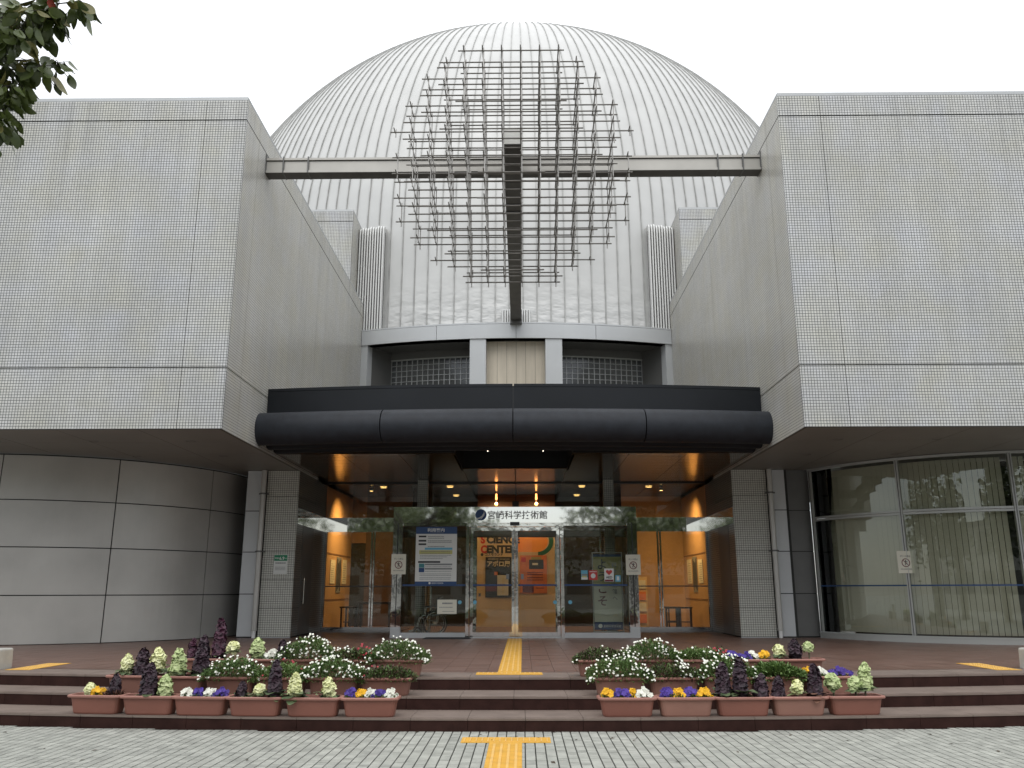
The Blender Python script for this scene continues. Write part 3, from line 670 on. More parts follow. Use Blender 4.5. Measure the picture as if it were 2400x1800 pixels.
# side towers and louvre fins
for sg, lb in ((-1, 'small mosaic-tiled tower rising behind the wing on the tree side of the dome'), (1, 'small mosaic-tiled tower rising behind the wing above the curved window')):
    t = thing('roof_tower', lb, 'tower', (sg*5.45, 26.0, 0), group='tiled towers beside the dome')
    x0, x1 = sorted((0, sg*4.5))
    MB().box(x0, x1, 0, 0.05, 9.9, 13.5).build('tile_band', M['tile'], t)
    MB().box(x0, x1, 0, 0.05, 13.52, 13.88).build('tile_band', M['tile'], t)
    a, c = sorted((0, sg*0.05)); MB().box(a, c, 0.05, 1.7, 9.9, 13.88).build('side_wall', M['tile_side'], t)
    MB().box(min(sg*0.05, sg*4.5), max(sg*0.05, sg*4.5), 0.05, 1.7, 9.9, 13.86).build('core', M['joint'], t)
    MB().box(x0+sg*0.005 if sg > 0 else x0, x1 if sg > 0 else x1-0.005, 0.005, 1.7, 13.88, 13.95).build('coping', M['coping'], t)
    t = thing('louver_screen', 'screen of thin vertical metal fins against the dome, %s' % ('tree side' if sg < 0 else 'curved window side'), 'louver', (sg*4.6, 27.0, 9.93), group='vertical fin screens on the dome')
    for i in range(10):
        x = sg*(0.0+i*0.088)
        h = 3.95+0.02*(i % 3)-0.012*i
        yb = 0.72+0.035*i
        vs = []
        pr = [(0, 0), (0, h-0.35), (0.03, h-0.16), (0.12, h-0.04), (0.3, h), (yb, h), (yb, 0)]
        for xx in (x-0.022, x+0.022):
            for (yy, zz) in pr: vs.append((xx, yy, zz))
        m_ = len(pr)
        MB().add(vs, [tuple(range(m_)), tuple(range(2*m_-1, m_-1, -1))]+[(k, (k+1) % m_, m_+(k+1) % m_, m_+k) for k in range(m_)]).build('fin', M['fin'], t)
    xa, xb = sorted((sg*-0.03, sg*0.86)); MB().box(xa, xb, 0.30, 0.36, 0, 3.75).build('backing', M['joint'], t)
    # small vent fins at the beam foot
    t = None
t = thing('vent_fins', 'short pale vertical fins on the dome around the foot of the dark beam', 'vent', (0, 26.35, 9.975))
for i, x in enumerate((-0.44, -0.36, -0.28, -0.20, 0.20, 0.28, 0.36, 0.44)):
    MB().box(x-0.028, x+0.028, 0.0, 0.5, 0, 0.53).build('fin', M['fin'], t)
MB().box(-0.48, 0.48, 0.1, 0.5, 0.53, 0.55).build('cap', M['pale_metal'], t)
MB().box(-0.47, 0.47, 0.3, 0.5, 0, 0.53).build('backing', M['joint'], t)

# ================================================================== beams and lattice sculpture
t = thing('cross_beam', 'long steel beam spanning between the two tiled wings', 'beam', (0, 15.97, 9.99))
MB().box(-W, W, 0.03, 0.28, 0.012, 0.30).build('web', M['beam'], t)
MB().box(-W, W, -0.005, 0.3, 0.285, 0.335).build('top_flange', M['beam'], t)
MB().box(-W, W, -0.005, 0.3, 0.0, 0.05).build('bottom_flange', M['beam'], t)
MB().box(-W, W, 0.004, 0.29, -0.006, 0.0).build('underside', M['beam_shade'], t)
for x in (-W+0.005, -4.80, -4.28, W-0.005, 4.80, 4.28, -3.2, 3.2):
    if abs(x) > 4: MB().box(x-0.014, x+0.014, -0.018, 0.3, -0.012, 0.36 if abs(x) < 5 else 0.42).build('splice_plate', M['dark_panel'], t)
MB().box(-W, W, 0.022, 0.03, 0.052, 0.062).box(-W, W, 0.022, 0.03, 0.272, 0.284).build('painted_shadow_line', M['joint'], t)  # solid dark strips standing for the shadow beside each flange
t = thing('cantilever_beam', 'dark underside beam reaching from the dome out through the rod lattice', 'beam', (0, 14.89, 9.985))
b = MB().box(-0.17, 0.17, 0.0, 11.6, 0.012, 0.345); b.build('box_section', M['coping'], t); MB().box(-0.165, 0.165, -0.004, 0.0, 0.016, 0.34).build('end_plate', mat('bright_end_plate', (0.88, 0.87, 0.82), rough=0.4), t)
MB().box(-0.168, 0.168, 0.004, 11.6, -0.002, 0.012).build('underside', M['beam_shade'], t)  # sheet coloured dark to stand for the shade below the beam
for i in range(8): MB().box(-0.175, 0.175, 0.45+i*0.36, 0.475+i*0.36, -0.02, 0.0).build('splice_plate', M['black'], t)
MB().box(-0.19, 0.19, 11.0, 11.75, -0.1, 0.36).build('foot', M['dark_panel'], t)

lat = thing('lattice_sculpture', 'globe-like lattice of thin stainless rods hung around the crossing beams', 'sculpture', (0, 13.67, 11.22))
S_ = 0.35
rows = [(0, [2.5, 3.5, 2.5]), (0, [3.5, 4.5, 4.5, 3.5, 2.5]), (0, [3.5, 4.5, 5.5, 5.5, 3.5]), (0, [2.5, 4.5, 5.5, 6.5, 5.5, 3.5]),
        (1, [3.5, 5.5, 5.5, 6.5, 5.5, 3.5]), (2, [4.5, 5.5, 6.5, 6.5, 5.5]), (2, [1.5, 5.5, 5.5, 6.5, 6.5, 4.5]), (3, [1.5, 5.5, 5.5, 6.5, 5.5, 3.5]),
        (5, [4.5, 5.5, 5.5, 3.5]), (6, [3.5, 4.5, 3.5, 2.5]), (6, [1.5, 2.5, 2.5])]
node = set(); rods = []
for r, (f, hs) in enumerate(rows):
    for l, h in enumerate(hs):
        y = f+l
        k = int(h*2)
        for c in range(-k, k+1, 2): node.add((c, y, r))
        oh = 0.14 if (r+l) % 2 else 0.05
        if h > 6: oh = 0.0
        rods.append(((-h*S_-0.09-oh*S_, y*S_, -r*S_), (h*S_+0.09+oh*S_, y*S_, -r*S_), 0.0140, 0))
def runs(vals):
    vals = sorted(vals); outp = []; s = p = vals[0]
    for v in vals[1:]:
        if v != p+1: outp.append((s, p)); s = v
        p = v
    outp.append((s, p)); return outp
from collections import defaultdict
colz = defaultdict(list); coly = defaultdict(list)
for (c, y, r) in node: colz[(c, y)].append(r); coly[(c, r)].append(y)
for (c, y), v in colz.items():
    for a, bb in runs(v): rods.append(((c/2*S_+0.019, y*S_+0.012, -a*S_+0.07), (c/2*S_+0.019, y*S_+0.012, -bb*S_-0.10), 0.0115, 1))
for (c, r), v in coly.items():
    for a, bb in runs(v):
        rods.append(((c/2*S_, a*S_-0.14, -r*S_+0.017), (c/2*S_, bb*S_+0.06, -r*S_+0.017), 0.0115, 0))
rods.sort(key=lambda q: -(Vector(q[0])-Vector(q[1])).length)
extra = MB()
for i, (p, q, r, pale) in enumerate(rods):
    if i < 298: MB().cyl(p, q, r, n=6).build('rod', M['rod_pale' if pale else 'rod'], lat)
    else: extra.cyl(p, q, r, n=6)
if extra.v: extra.build('short_rods', M['rod'], lat, kind='stuff')

# ================================================================== canopy
can = thing('entrance_canopy', 'black entrance canopy with a long rounded roll edge', 'canopy', (0, 51.0, 0))
RT = 51.0-16.46; TR = 0.325
# fascia (upstand) in two halves, cap, roof slab
rf = 51.0-16.84; af = math.asin(W/rf)
for a0, a1 in ((-af, -0.0004), (0.0004, af)):
    MB().arc(0, 0, rf-0.12, rf, a0, a1, 5.02, 5.575, 18).build('fascia_panel', M['canopy'], can)
    MB().arc(0, 0, rf-0.15, rf+0.008, a0, a1, 5.58, 5.64, 18).build('fascia_cap', M['canopy'], can)
MB().arc(0, 0, rf-0.11, rf-0.02, -af, af, 5.0, 5.6, 24).build('fascia_core', M['black'], can)
MB().box(-W, W, 17.4-51, 27.6-51, 5.0, 5.55).build('roof_slab', M['soffit'], can)
def roll(r_path, zc, tr, seg, name, m_, xe=W, squash=1.0):
    at = math.asin(xe/r_path)
    bounds = [(-at)+(2*at)*k/seg for k in range(seg+1)]
    for s_ in range(seg):
        a0 = bounds[s_]+(0.0003 if s_ else 0); a1 = bounds[s_+1]-(0.0003 if s_ < seg-1 else 0)
        vs = []; ns_ = 10; nn_ = 20
        for i in range(ns_+1):
            a = a0+(a1-a0)*i/ns_
            for k in range(nn_):
                ph = 2*pi*k/nn_; rr = r_path+tr*squash*cos(ph); vs.append((rr*sin(a), -rr*cos(a), zc+tr*sin(ph)))
        fs = [(i*nn_+k, i*nn_+(k+1) % nn_, (i+1)*nn_+(k+1) % nn_, (i+1)*nn_+k) for i in range(ns_) for k in range(nn_)]
        b = MB().add(vs, fs, 0, True); b.add([vs[k] for k in range(nn_)], [tuple(range(nn_))]); b.add([vs[ns_*nn_+k] for k in range(nn_)], [tuple(range(nn_-1, -1, -1))])
        b.build(name, M[m_], can)
roll(RT, 4.70, 0.335, 4, 'edge_roll', 'tube')
MB().arc(0, 0, RT-0.02, RT+0.02, -af, af, 4.7, 4.72, 20).build('roll_liner', M['black'], can)
roll(RT-0.62, 4.58, 0.20, 1, 'inner_roll', 'canopy', xe=W-0.02)
roll(RT-1.08, 4.55, 0.18, 1, 'inner_roll', 'canopy', xe=W-0.04)
MB().arc(0, 0, RT-2.0, RT-0.1, -af+0.001, af-0.001, 4.58, 5.0, 24).build('underbox', M['black'], can)

# ceiling of the porch and lobby with a skylight-like recess
cl_ = thing('porch_ceiling', 'glossy bronze boarded ceiling over the porch and lobby', 'ceiling', (0, 18.3, ZC))
RX, RY0, RY1 = 1.27, 18.2, 20.55
y = 18.05
while y < 27.0:
    y1 = min(y+0.46, 27.0)
    for x0, x1 in ((-W, -3.75), (-3.75, -2.5), (-2.5, -RX), (-RX, 0), (0, RX), (RX, 2.5), (2.5, 3.75), (3.75, W)):
        if abs(x0) <= RX+0.01 and abs(x1) <= RX+0.01 and y1 > RY0 and y < RY1-0.2: continue
        MB().box(x0+0.006, x1-0.006, y-18.3+0.006, y1-18.3-0.006, 0, 0.02).build('ceiling_board', M['ceil'], cl_)
    y = y1
MB().box(-W, -RX-0.01, -0.3, 8.7, 0.022, 0.1).box(RX+0.01, W, -0.3, 8.7, 0.022, 0.1).box(-RX-0.01, RX+0.01, RY1-18.3+0.12, 8.7, 0.022, 0.1).build('ceiling_void', M['black'], cl_)
MB().box(-RX-0.05, -RX, RY0-18.3, RY1-18.3+0.1, 0.0, 0.6).box(RX, RX+0.05, RY0-18.3, RY1-18.3+0.1, 0.0, 0.6).build('recess_side', M['ceil'], cl_)
MB().box(-RX, RX, RY1-18.3+0.05, RY1-18.3+0.1, 0.02, 0.6).box(-RX, RX, RY0-18.3, RY1-18.3, 0.58, 0.6).build('recess_back', M['black'], cl_)
MB().box(-1.05, 1.05, RY1-18.3-0.65, RY1-18.3-0.64, 0.38, 0.39).build('recess_trim', M['steel'], cl_)
for sg in (-1, 1):
    t = thing('recess_spotlight', 'tiny ceiling spotlight in the dark porch recess, %s of the two' % ('first' if sg < 0 else 'second'), 'spotlight', (0.02+sg*0.66, RY1-0.7, ZC+0.34))
    MB().cyl((0, 0, 0.02), (0, 0, 0.06), 0.03, n=10).build('housing', M['steel'], t)
    MB().cyl((0, 0, 0.018), (0, 0, 0.0), 0.012, n=8).build('bulb', mat('small_bulb', (1, 1, 1), emit=(1, 0.9, 0.75), estr=2.5), t)

# ================================================================== glazing and vestibule
gz_ = thing('lobby_glazing', 'full height lobby glazing with a polished steel band', 'window', (0, YG, TER))
def GP(name, m_, x0, x1, y0, y1, z0, z1): return MB().box(x0, x1, y0-YG, y1-YG, z0-TER, z1-TER).build(name, m_, gz_)
for sg in (-1, 1):
    x0, x1 = sorted((sg*2.87, sg*(W-0.002)))
    GP('sill', M['steel'], x0, x1, YG-0.04, YG+0.06, TER, TER+0.12)
    xd = sg*3.86
    for xx in (sg*(W-0.03), sg*2.9): GP('post', M['steel'], xx-0.03, xx+0.03, YG-0.03, YG+0.05, TER+0.12, 3.05)
    GP('post', M['steel'], xd-0.055, xd-0.012, YG-0.02, YG+0.04, TER+0.12, 3.05); GP('post', M['steel'], xd+0.012, xd+0.055, YG-0.02, YG+0.04, TER+0.12, 3.05)
    a, c = sorted((sg*3.90, sg*(W-0.06))); GP('pane', M['glass'], a, c, YG, YG+0.01, TER+0.12, 3.05)
    a, c = sorted((sg*2.93, sg*3.82)); GP('pane', M['glass'], a, c, YG, YG+0.01, TER+0.12, 3.05)
    a, c = sorted((sg*2.93, sg*(W-0.06))); GP('rail', M['dark_panel'], a, c, YG-0.012, YG-0.004, 1.60, 1.63)
GP('steel_band', M['mirror'], -W+0.008, W-0.008, YG-0.05, YG+0.06, 3.05, 3.43)
for x0, x1 in ((-W+0.01, -2.6), (-2.6, 0), (0, 2.6), (2.6, W-0.01)):
    GP('pane', M['glass'], x0+0.012, x1-0.012, YG, YG+0.01, 3.44, ZC-0.02)
for x in (-2.6, 0, 2.6): GP('mullion', M['black'], x-0.012, x+0.012, YG-0.02, YG+0.02, 3.44, ZC)
GP('head', M['black'], -W, W, YG-0.025, YG+0.03, ZC-0.035, ZC)
GP('sensor_box', M['black'], -0.09, 0.09, YG-0.3, YG-0.1, 3.55, 3.85)
GP('sensor_bracket', M['white'], -0.085, -0.03, YG-0.28, YG-0.2, 3.43, 3.55); GP('sensor_bracket', M['white'], 0.03, 0.085, YG-0.28, YG-0.2, 3.43, 3.55)
# inner sliding doors line
GP('inner_header', M['mirror'], -2.87, 2.87, YG-0.04, YG+0.05, 2.90, 3.048)
for x in (-2.3, -1.1, 1.1, 2.3): GP('inner_post', M['steel'], x-0.05, x+0.05, YG-0.03, YG+0.03, TER, 2.90)

ve = thing('glass_vestibule', 'projecting glass vestibule with polished stainless posts, fascia and sliding doors', 'entrance', (0, YP, TER))
def VP(name, m_, x0, x1, y0, y1, z0, z1, par=None): return MB().box(x0, x1, y0-YP, y1-YP, z0-TER, z1-TER).build(name, m_, par or ve)
fas = VP('fascia', M['mirror'], -2.868, 2.868, YP-0.03, YP+0.12, 3.055, 3.43)
VP('side_fascia', M['mirror'], -2.868, -2.80, YP+0.12, YG-0.05, 3.055, 3.43); VP('side_fascia', M['mirror'], 2.80, 2.868, YP+0.12, YG-0.05, 3.055, 3.43)
VP('roof', M['interior_dark'], -2.80, 2.80, YP+0.12, YG-0.05, 3.36, 3.40)
VP('inner_ceiling', M['dark_panel'], -2.80, 2.80, YP+0.12, YG-0.05, 3.08, 3.10)
for sg in (-1, 1):
    a, c = sorted((sg*2.868, sg*2.765)); VP('post', M['steel'], a, c, YP-0.02, YP+0.14, TER+0.24, 3.055)
    a, c = sorted((sg*2.745, sg*2.64)); VP('post', M['steel'], a, c, YP-0.02, YP+0.14, TER+0.24, 3.055)
    a, c = sorted((sg*2.765, sg*2.745)); VP('post_gap', M['black'], a, c, YP, YP+0.12, TER, 3.055)
    a, c = sorted((sg*2.87, sg*2.64)); VP('post_foot', M['coping'], a, c, YP-0.03, YP+0.15, TER, TER+0.24)
    a, c = sorted((sg*2.64, sg*1.145)); VP('sill', M['coping'], a, c, YP-0.02, YP+0.12, TER, TER+0.115)
    a, c = sorted((sg*2.64, sg*1.145)); VP('frame_head', M['steel'], a, c, YP+0.0, YP+0.1, 2.99, 3.05)
    a, c = sorted((sg*2.62, sg*1.15)); fp = VP('pane', M['glass'], a, c, YP+0.05, YP+0.06, TER+0.115, 2.99)
    a, c = sorted((sg*2.80, sg*2.79)); VP('side_pane', M['glass'], a, c, YP+0.16, YG-0.06, TER+0.10, 3.055)
    a, c = sorted((sg*2.82, sg*2.77)); VP('side_sill', M['steel'], a, c, YP+0.16, YG-0.06, TER, TER+0.10)
    a, c = sorted((sg*1.145, sg*1.065)); VP('post', M['steel'], a, c, YP-0.015, YP+0.13, TER, 3.05)
    a, c = sorted((sg*2.62, sg*1.15)); VP('safety_stripe', M['blue'], a, c, YP+0.043, YP+0.046, 1.607, 1.645, fp)
    # sliding door leaf
    a, c = sorted((sg*1.05, sg*0.005))
    for x0, x1, z0, z1 in ((a, a+0.07, TER+0.02, 2.96), (c-0.07, c, TER+0.02, 2.96), (a+0.07, c-0.07, 2.88, 2.96), (a+0.07, c-0.07, TER+0.02, TER+0.12)):
        VP('door_frame', M['steel'], x0, x1, YP+0.07, YP+0.11, z0, z1)
    dp = VP('door_pane', M['glass'], a+0.07, c-0.07, YP+0.085, YP+0.093, TER+0.12, 2.88)
    VP('safety_stripe', M['blue'], a+0.07, c-0.07, YP+0.078, YP+0.081, 1.607, 1.645, dp)
    for sx in (sg*0.93, sg*1.28):
        MB().disc((sx, 0.062 if abs(sx) < 1 else 0.035, 1.24-TER), 0.045, 14).build('dot_sticker', M['lblue'], ve)
    VP('warning_sticker', M['greyink'], sg*0.17-0.035, sg*0.17+0.035, YP+0.075, YP+0.078, 1.76, 1.88)
VP('door_header', M['steel'], -1.065, 1.065, YP+0.0, YP+0.13, 2.97, 3.052)
VP('door_sensor', M['black'], -0.11, 0.11, YP-0.06, YP-0.001, 3.0, 3.075)
VP('door_track', M['coping'], -1.065, 1.065, YP-0.05, YP+0.15, TER, TER+0.015)
# emblem and museum name on the fascia
EY = -0.036
emb = MB().disc((-0.80, EY, 3.245-TER), 0.132, 32).build('emblem', M['blue'], ve)
pts = []
def swoosh(cx, cz, s, y, m_, par):
    P_ = [(-0.95, -0.62), (-0.35, -0.50), (0.12, -0.22), (0.42, 0.22), (0.50, 0.55), (0.66, 0.30), (0.60, -0.10), (0.34, -0.45), (0.12, -0.70), (-0.15, -0.88), (0.1, -0.55), (-0.3, -0.72), (-0.68, -0.78)]
    MB().add([(cx+x*s, y, cz+z*s) for x, z in P_], [tuple(range(len(P_)))]).build('emblem_swoosh', m_, par)
    MB().add([(cx+(0.55+0.11*(1 if k % 2 == 0 else 0.4)*cos(pi/2+k*pi/4))*s, y, cz+(0.42+0.11*(1 if k % 2 == 0 else 0.4)*sin(pi/2+k*pi/4)+0.1)*s) for k in range(8)], [tuple(range(8))]).build('emblem_star', m_, par)
swoosh(-0.80, 3.245-TER, 0.132, EY-0.002, M['pale_metal'], emb)
text('宮崎科学技術館', (-0.655, -0.033, 3.165-TER), 0.205, M['text_grey'], fas, bold=0.003)

# notices -----------------------------------------------------------
def bars(par, x0, x1, z, n, m_, h=0.012, y=-0.002, gap=0.35, seed=1):
    r = random.Random(seed); b = MB(); x = x0
    while x < x1-0.01:
        w = r.uniform(0.012, 0.03); w = min(w, x1-x)
        b.quad((x, y, z), (x+w, y, z), (x+w, y, z+h), (x, y, z+h)); x += w+r.uniform(0.003, 0.008)
    b.build('printed_line', m_, par)
no = thing('notice_board', 'tall white visitor notice with blue header and footer on the vestibule glass', 'notice', (-1.85, YP+0.035, 1.636))
MB().box(-0.485, 0.485, 0, 0.004, 0, 1.335).build('sheet', M['paper'], no)
MB().box(-0.485, 0.485, -0.0015, 0, 1.17, 1.335).build('header', M['blue'], no)
MB().box(-0.485, 0.485, -0.0015, 0, 0, 0.075).build('footer', M['blue'], no)
text('利用案内', (-0.01, -0.003, 1.225), 0.092, M['paper'], no, align='CENTER', bold=0.002, sx=1.12)
bars(no, -0.12, 0.16, 1.195, 1, M['greyink'], 0.008, -0.003)
text('宮崎科学技術館', (-0.10, -0.003, 0.022), 0.04, M['paper'], no)
MB().disc((-0.14, -0.003, 0.038), 0.026, 16).build('emblem', M['paper'], no)
def Q(x0, x1, z0, z1, m_, nm='printed_block', y=-0.0015, par=no): return MB().quad((x0, y, z0), (x1, y, z0), (x1, y, z1), (x0, y, z1)).build(nm, m_, par)
for z in (1.09, 0.99, 0.91): Q(-0.42, -0.24, z, z+0.04, M['ink'])
for i, z in enumerate((1.10, 1.06, 1.0, 0.965)): bars(no, -0.20, 0.18 if i < 2 else 0.36, z, 1, M['greyink'], 0.018, seed=i)
Q(-0.27, 0.38, 0.80, 0.85, M['lblue']); bars(no, -0.2, 0.2, 0.865, 1, M['greyink'], 0.02, seed=9)
Q(-0.40, 0.38, 0.70, 0.79, M['yel_sign'])
for i, z in enumerate((0.755, 0.715)): bars(no, -0.36, 0.34, z, 1, M['greyink'], 0.014, -0.0025, seed=20+i)
for i, z in enumerate((0.665, 0.63, 0.59)): bars(no, -0.38, 0.36-0.1*i, z, 1, M['greyink'], 0.014, seed=30+i)
Q(-0.42, 0.10, 0.50, 0.54, M['ink'])
Q(-0.40, -0.27, 0.39, 0.485, M['teal']); Q(-0.40, -0.27, 0.285, 0.385, M['blue'])
for i, z in enumerate((0.445, 0.345)): Q(-0.26, 0.38, z, z+0.038, M['greyink'])
for i, z in enumerate((0.405, 0.300, 0.24, 0.205, 0.155, 0.12)): bars(no, -0.25 if i < 2 else -0.38, 0.36, z, 1, M['greyink'], 0.013, seed=40+i)

def nodance(loc, label):
    t = thing('no_dancing_sign', label, 'sign', loc, group='no dancing notices')
    MB().box(-0.17, 0.17, 0, 0.006, 0, 0.46).build('sheet', M['paper_cream'], t)
    text('ダンス禁止', (0, -0.002, 0.335), 0.045, M['ink'], t, align='CENTER')
    text('NO DANCING', (0, -0.002, 0.072), 0.036, M['ink'], t, align='CENTER')
    b = MB(); n_ = 28
    for k in range(n_):
        a, c = 2*pi*k/n_, 2*pi*(k+1)/n_
        b.quad(*[(r*cos(q), -0.002, 0.215+r*sin(q)) for r, q in ((0.072, a), (0.090, a), (0.090, c), (0.072, c))])
    d = Vector((0.7071, 0, -0.7071)); e = Vector((0.7071, 0, 0.7071))*0.007
    cpt = Vector((0, -0.002, 0.215)); b.quad(cpt-d*0.075-e, cpt+d*0.075-e, cpt+d*0.075+e, cpt-d*0.075+e)
    b.build('prohibition_ring', M['maroon'], t)
    f = MB(); f.disc((0.0, -0.0015, 0.262), 0.012, 10)
    def limb(p, q, w):
        p = Vector((p[0], -0.0015, p[1])); q = Vector((q[0], -0.0015, q[1])); dd = (q-p).normalized(); nn = Vector((-dd.z, 0, dd.x))*w
        f.quad(p-nn, q-nn, q+nn, p+nn)
    limb((0, 0.25), (0.004, 0.20), 0.010); limb((0, 0.245), (0.03, 0.232), 0.005); limb((0.03, 0.232), (0.04, 0.255), 0.004)
    limb((0, 0.245), (-0.03, 0.225), 0.005); limb((0.004, 0.205), (-0.022, 0.185), 0.007); limb((-0.022, 0.185), (0.0, 0.160), 0.006); limb((0.006, 0.205), (0.03, 0.175), 0.007); limb((0.03, 0.175), (0.045, 0.172), 0.005)
    f.build('dancing_figure', M['ink'], t)
nodance((-2.715, YP-0.05, 1.875), 'cream no-dancing notice on the vestibule post beside the visitor notice')
nodance((2.755, YP-0.05, 1.855), 'cream no-dancing notice on the vestibule post beside the welcome banner')
x, y = ap(50, RC+0.055); t_ = (CXC+x, CYC+y, 1.85)
nodance(t_, 'cream no-dancing notice on the mullion of the curved window')

t = thing('elevation_sign', 'small green and white elevation sign on the tiled pier', 'sign', (-5.495, YP-0.008, 1.885))
MB().box(-0.16, 0.16, 0, 0.006, 0, 0.44).build('sheet', M['paper'], t)
Q(-0.155, 0.155, 0.30, 0.435, M['green'], 'header', par=t)
text('海抜', (-0.145, -0.003, 0.345), 0.05, M['paper'], t); text('6.9', (-0.035, -0.003, 0.325), 0.10, M['paper'], t, bold=0.002); text('m', (0.105, -0.003, 0.345), 0.05, M['paper'], t)
for i, z in enumerate((0.235, 0.15, 0.12, 0.09)): bars(t, -0.12, 0.12, z, 1, M['greyink'], 0.03 if i == 0 else 0.012, seed=60+i)

t = thing('paper_notice', 'small cream paper notice taped on the glass in front of the wheelchair', 'notice', (-1.575, YP+0.035, 0.98))
MB().box(-0.225, 0.225, 0, 0.003, 0, 0.32).build('sheet', M['paper_cream'], t)
for i, (z, h) in enumerate(((0.22, 0.035), (0.14, 0.016), (0.05, 0.012))): bars(t, -0.11 if i != 1 else -0.18, 0.13 if i < 2 else 0.17, z, 1, M['greyink'], h, seed=70+i)

t = thing('sticker', 'white AED sticker with a red heart on the vestibule glass', 'sticker', (2.195, YP+0.03, 1.70))
MB().box(-0.11, 0.11, 0, 0.002, 0, 0.30).build('sheet', M['paper'], t)
hp = [(0.075*(16*sin(u)**3)/16, (13*cos(u)-5*cos(2*u)-2*cos(3*u)-cos(4*u))/16*0.07+0.215) for u in [2*pi*k/28 for k in range(28)]]
MB().add([(x, -0.002, z) for x, z in hp], [tuple(range(28))]).build('heart', M['red'], t)
text('AED', (0, -0.002, 0.075), 0.075, M['ink'], t, align='CENTER', bold=0.002)
Q(-0.10, 0.10, 0.005, 0.05, M['maroon'], par=t)
t = thing('sticker', 'square red sticker with a white disc on the vestibule glass', 'sticker', (1.824, YP+0.03, 1.74))
MB().box(-0.10, 0.10, 0, 0.002, 0, 0.22).build('sheet', M['red'], t)
MB().disc((0, -0.0015, 0.095), 0.055, 20).build('disc', M['paper'], t); bars(t, -0.08, 0.08, 0.18, 1, M['paper'], 0.018, seed=80)
t = thing('sticker', 'small blue, grey and yellow sticker beside the square red one', 'sticker', (1.62, YP+0.03, 1.75))
MB().box(-0.075, 0.075, 0, 0.002, 0, 0.21).build('sheet', M['lblue'], t)
Q(-0.075, 0.075, 0, 0.05, M['paper'], par=t); Q(-0.06, 0.06, 0.05, 0.085, M['yel_sign'], par=t); Q(-0.07, 0.07, 0.09, 0.13, M['greyink'], par=t)
t = thing('sticker', 'small light blue sticker next to the AED sticker', 'sticker', (2.40, YP+0.03, 1.70))
MB().box(-0.06, 0.06, 0, 0.002, 0, 0.15).build('sheet', M['lblue'], t); Q(-0.03, 0.03, 0.03, 0.12, M['paper'], par=t)

t = thing('welcome_banner', 'tall olive and cream welcome banner on a metal stand inside the vestibule', 'banner', (2.26, 21.2, TER))
MB().box(-0.34, 0.34, 0, 0.008, 0.13, 1.92).build('sheet', M['paper_cream'], t)
Q(-0.34, 0.34, 1.86, 1.92, M['blue'], y=-0.002, par=t); Q(-0.34, 0.34, 1.15, 1.86, M['olive_sign'], y=-0.002, par=t); Q(-0.34, 0.34, 0.13, 0.31, M['blue'], y=-0.002, par=t)
for i, ch in enumerate('ようこそ'): text(ch, (-0.13, -0.004, 1.58-i*0.29), 0.27, M['maroon'] if i > 1 else M['ink'], t, align='CENTER', bold=0.004)
for i, ch in enumerate('科学技術館へ'): text(ch, (0.17, -0.004, 1.60-i*0.155), 0.13, M['greyink'], t, align='CENTER', bold=0.002)
MB().disc((-0.20, -0.004, 0.22), 0.05, 16).build('emblem', M['paper'], t); text('宮崎科学技術館', (-0.13, -0.004, 0.19), 0.062, M['paper'], t)
for x in (-0.36, 0.36): MB().cyl((x, 0, 0), (x, 0, 1.97), 0.014).cyl((x, -0.2, 0.01), (x, 0.2, 0.01), 0.012).build('frame_pole', M['alu'], t)
MB().cyl((-0.36, 0, 1.96), (0.36, 0, 1.96), 0.012).cyl((-0.36, 0, 0.09), (0.36, 0, 0.09), 0.012).build('frame_rail', M['alu'], t)

# wheelchair
t = thing('wheelchair', 'folded black wheelchair with large spoked wheels parked behind the glass', 'wheelchair', (-1.93, 21.1, TER), rotz=radians(12))
def wheel(x, y, r, n_sp, par):
    b = MB(); pts_ = [(x+r*cos(2*pi*k/28), y, r+0.01+r*sin(2*pi*k/28)) for k in range(29)]
    b.tube(pts_, 0.014, 6); par = b.build('wheel', M['rubber'], par)
    b = MB(); pts_ = [(x+(r-0.03)*cos(2*pi*k/28), y, r+0.01+(r-0.03)*sin(2*pi*k/28)) for k in range(29)]
    b.tube(pts_, 0.006, 5)
    for k in range(n_sp): a = 2*pi*k/n_sp; b.cyl((x, y, r+0.01), (x+(r-0.03)*cos(a), y, r+0.01+(r-0.03)*sin(a)), 0.003, n=4)
    b.cyl((x, y-0.03, r+0.01), (x, y+0.03, r+0.01), 0.025, n=10); b.build('rim', M['steel'], par)
wheel(0.0, 0.0, 0.28, 14, t); wheel(0.0, 0.42, 0.28, 14, t); wheel(-0.42, 0.03, 0.085, 5, t); wheel(-0.42, 0.38, 0.085, 5, t)
b = MB()
for y in (0.05, 0.37):
    b.tube([(0.18, y, 0.9), (0.10, y, 0.86), (0.06, y, 0.30), (-0.36, y, 0.42), (-0.42, y, 0.2)], 0.011, 6)
    b.tube([(0.08, y, 0.48), (-0.32, y, 0.46), (-0.50, y, 0.12), (-0.62, y, 0.10)], 0.011, 6); b.tube([(0.07, y, 0.66), (-0.22, y, 0.66), (-0.25, y, 0.46)], 0.011, 6)
b.build('frame', M['steel'], t)
MB().box(-0.34, 0.06, 0.04, 0.38, 0.45, 0.49).build('seat', M['rubber'], t)
MB().box(0.06, 0.09, 0.04, 0.38, 0.49, 0.88).build('backrest', M['rubber'], t)
for y in (0.03, 0.35): MB().box(-0.22, 0.07, y, y+0.04, 0.665, 0.695).build('armrest', M['rubber'], t)

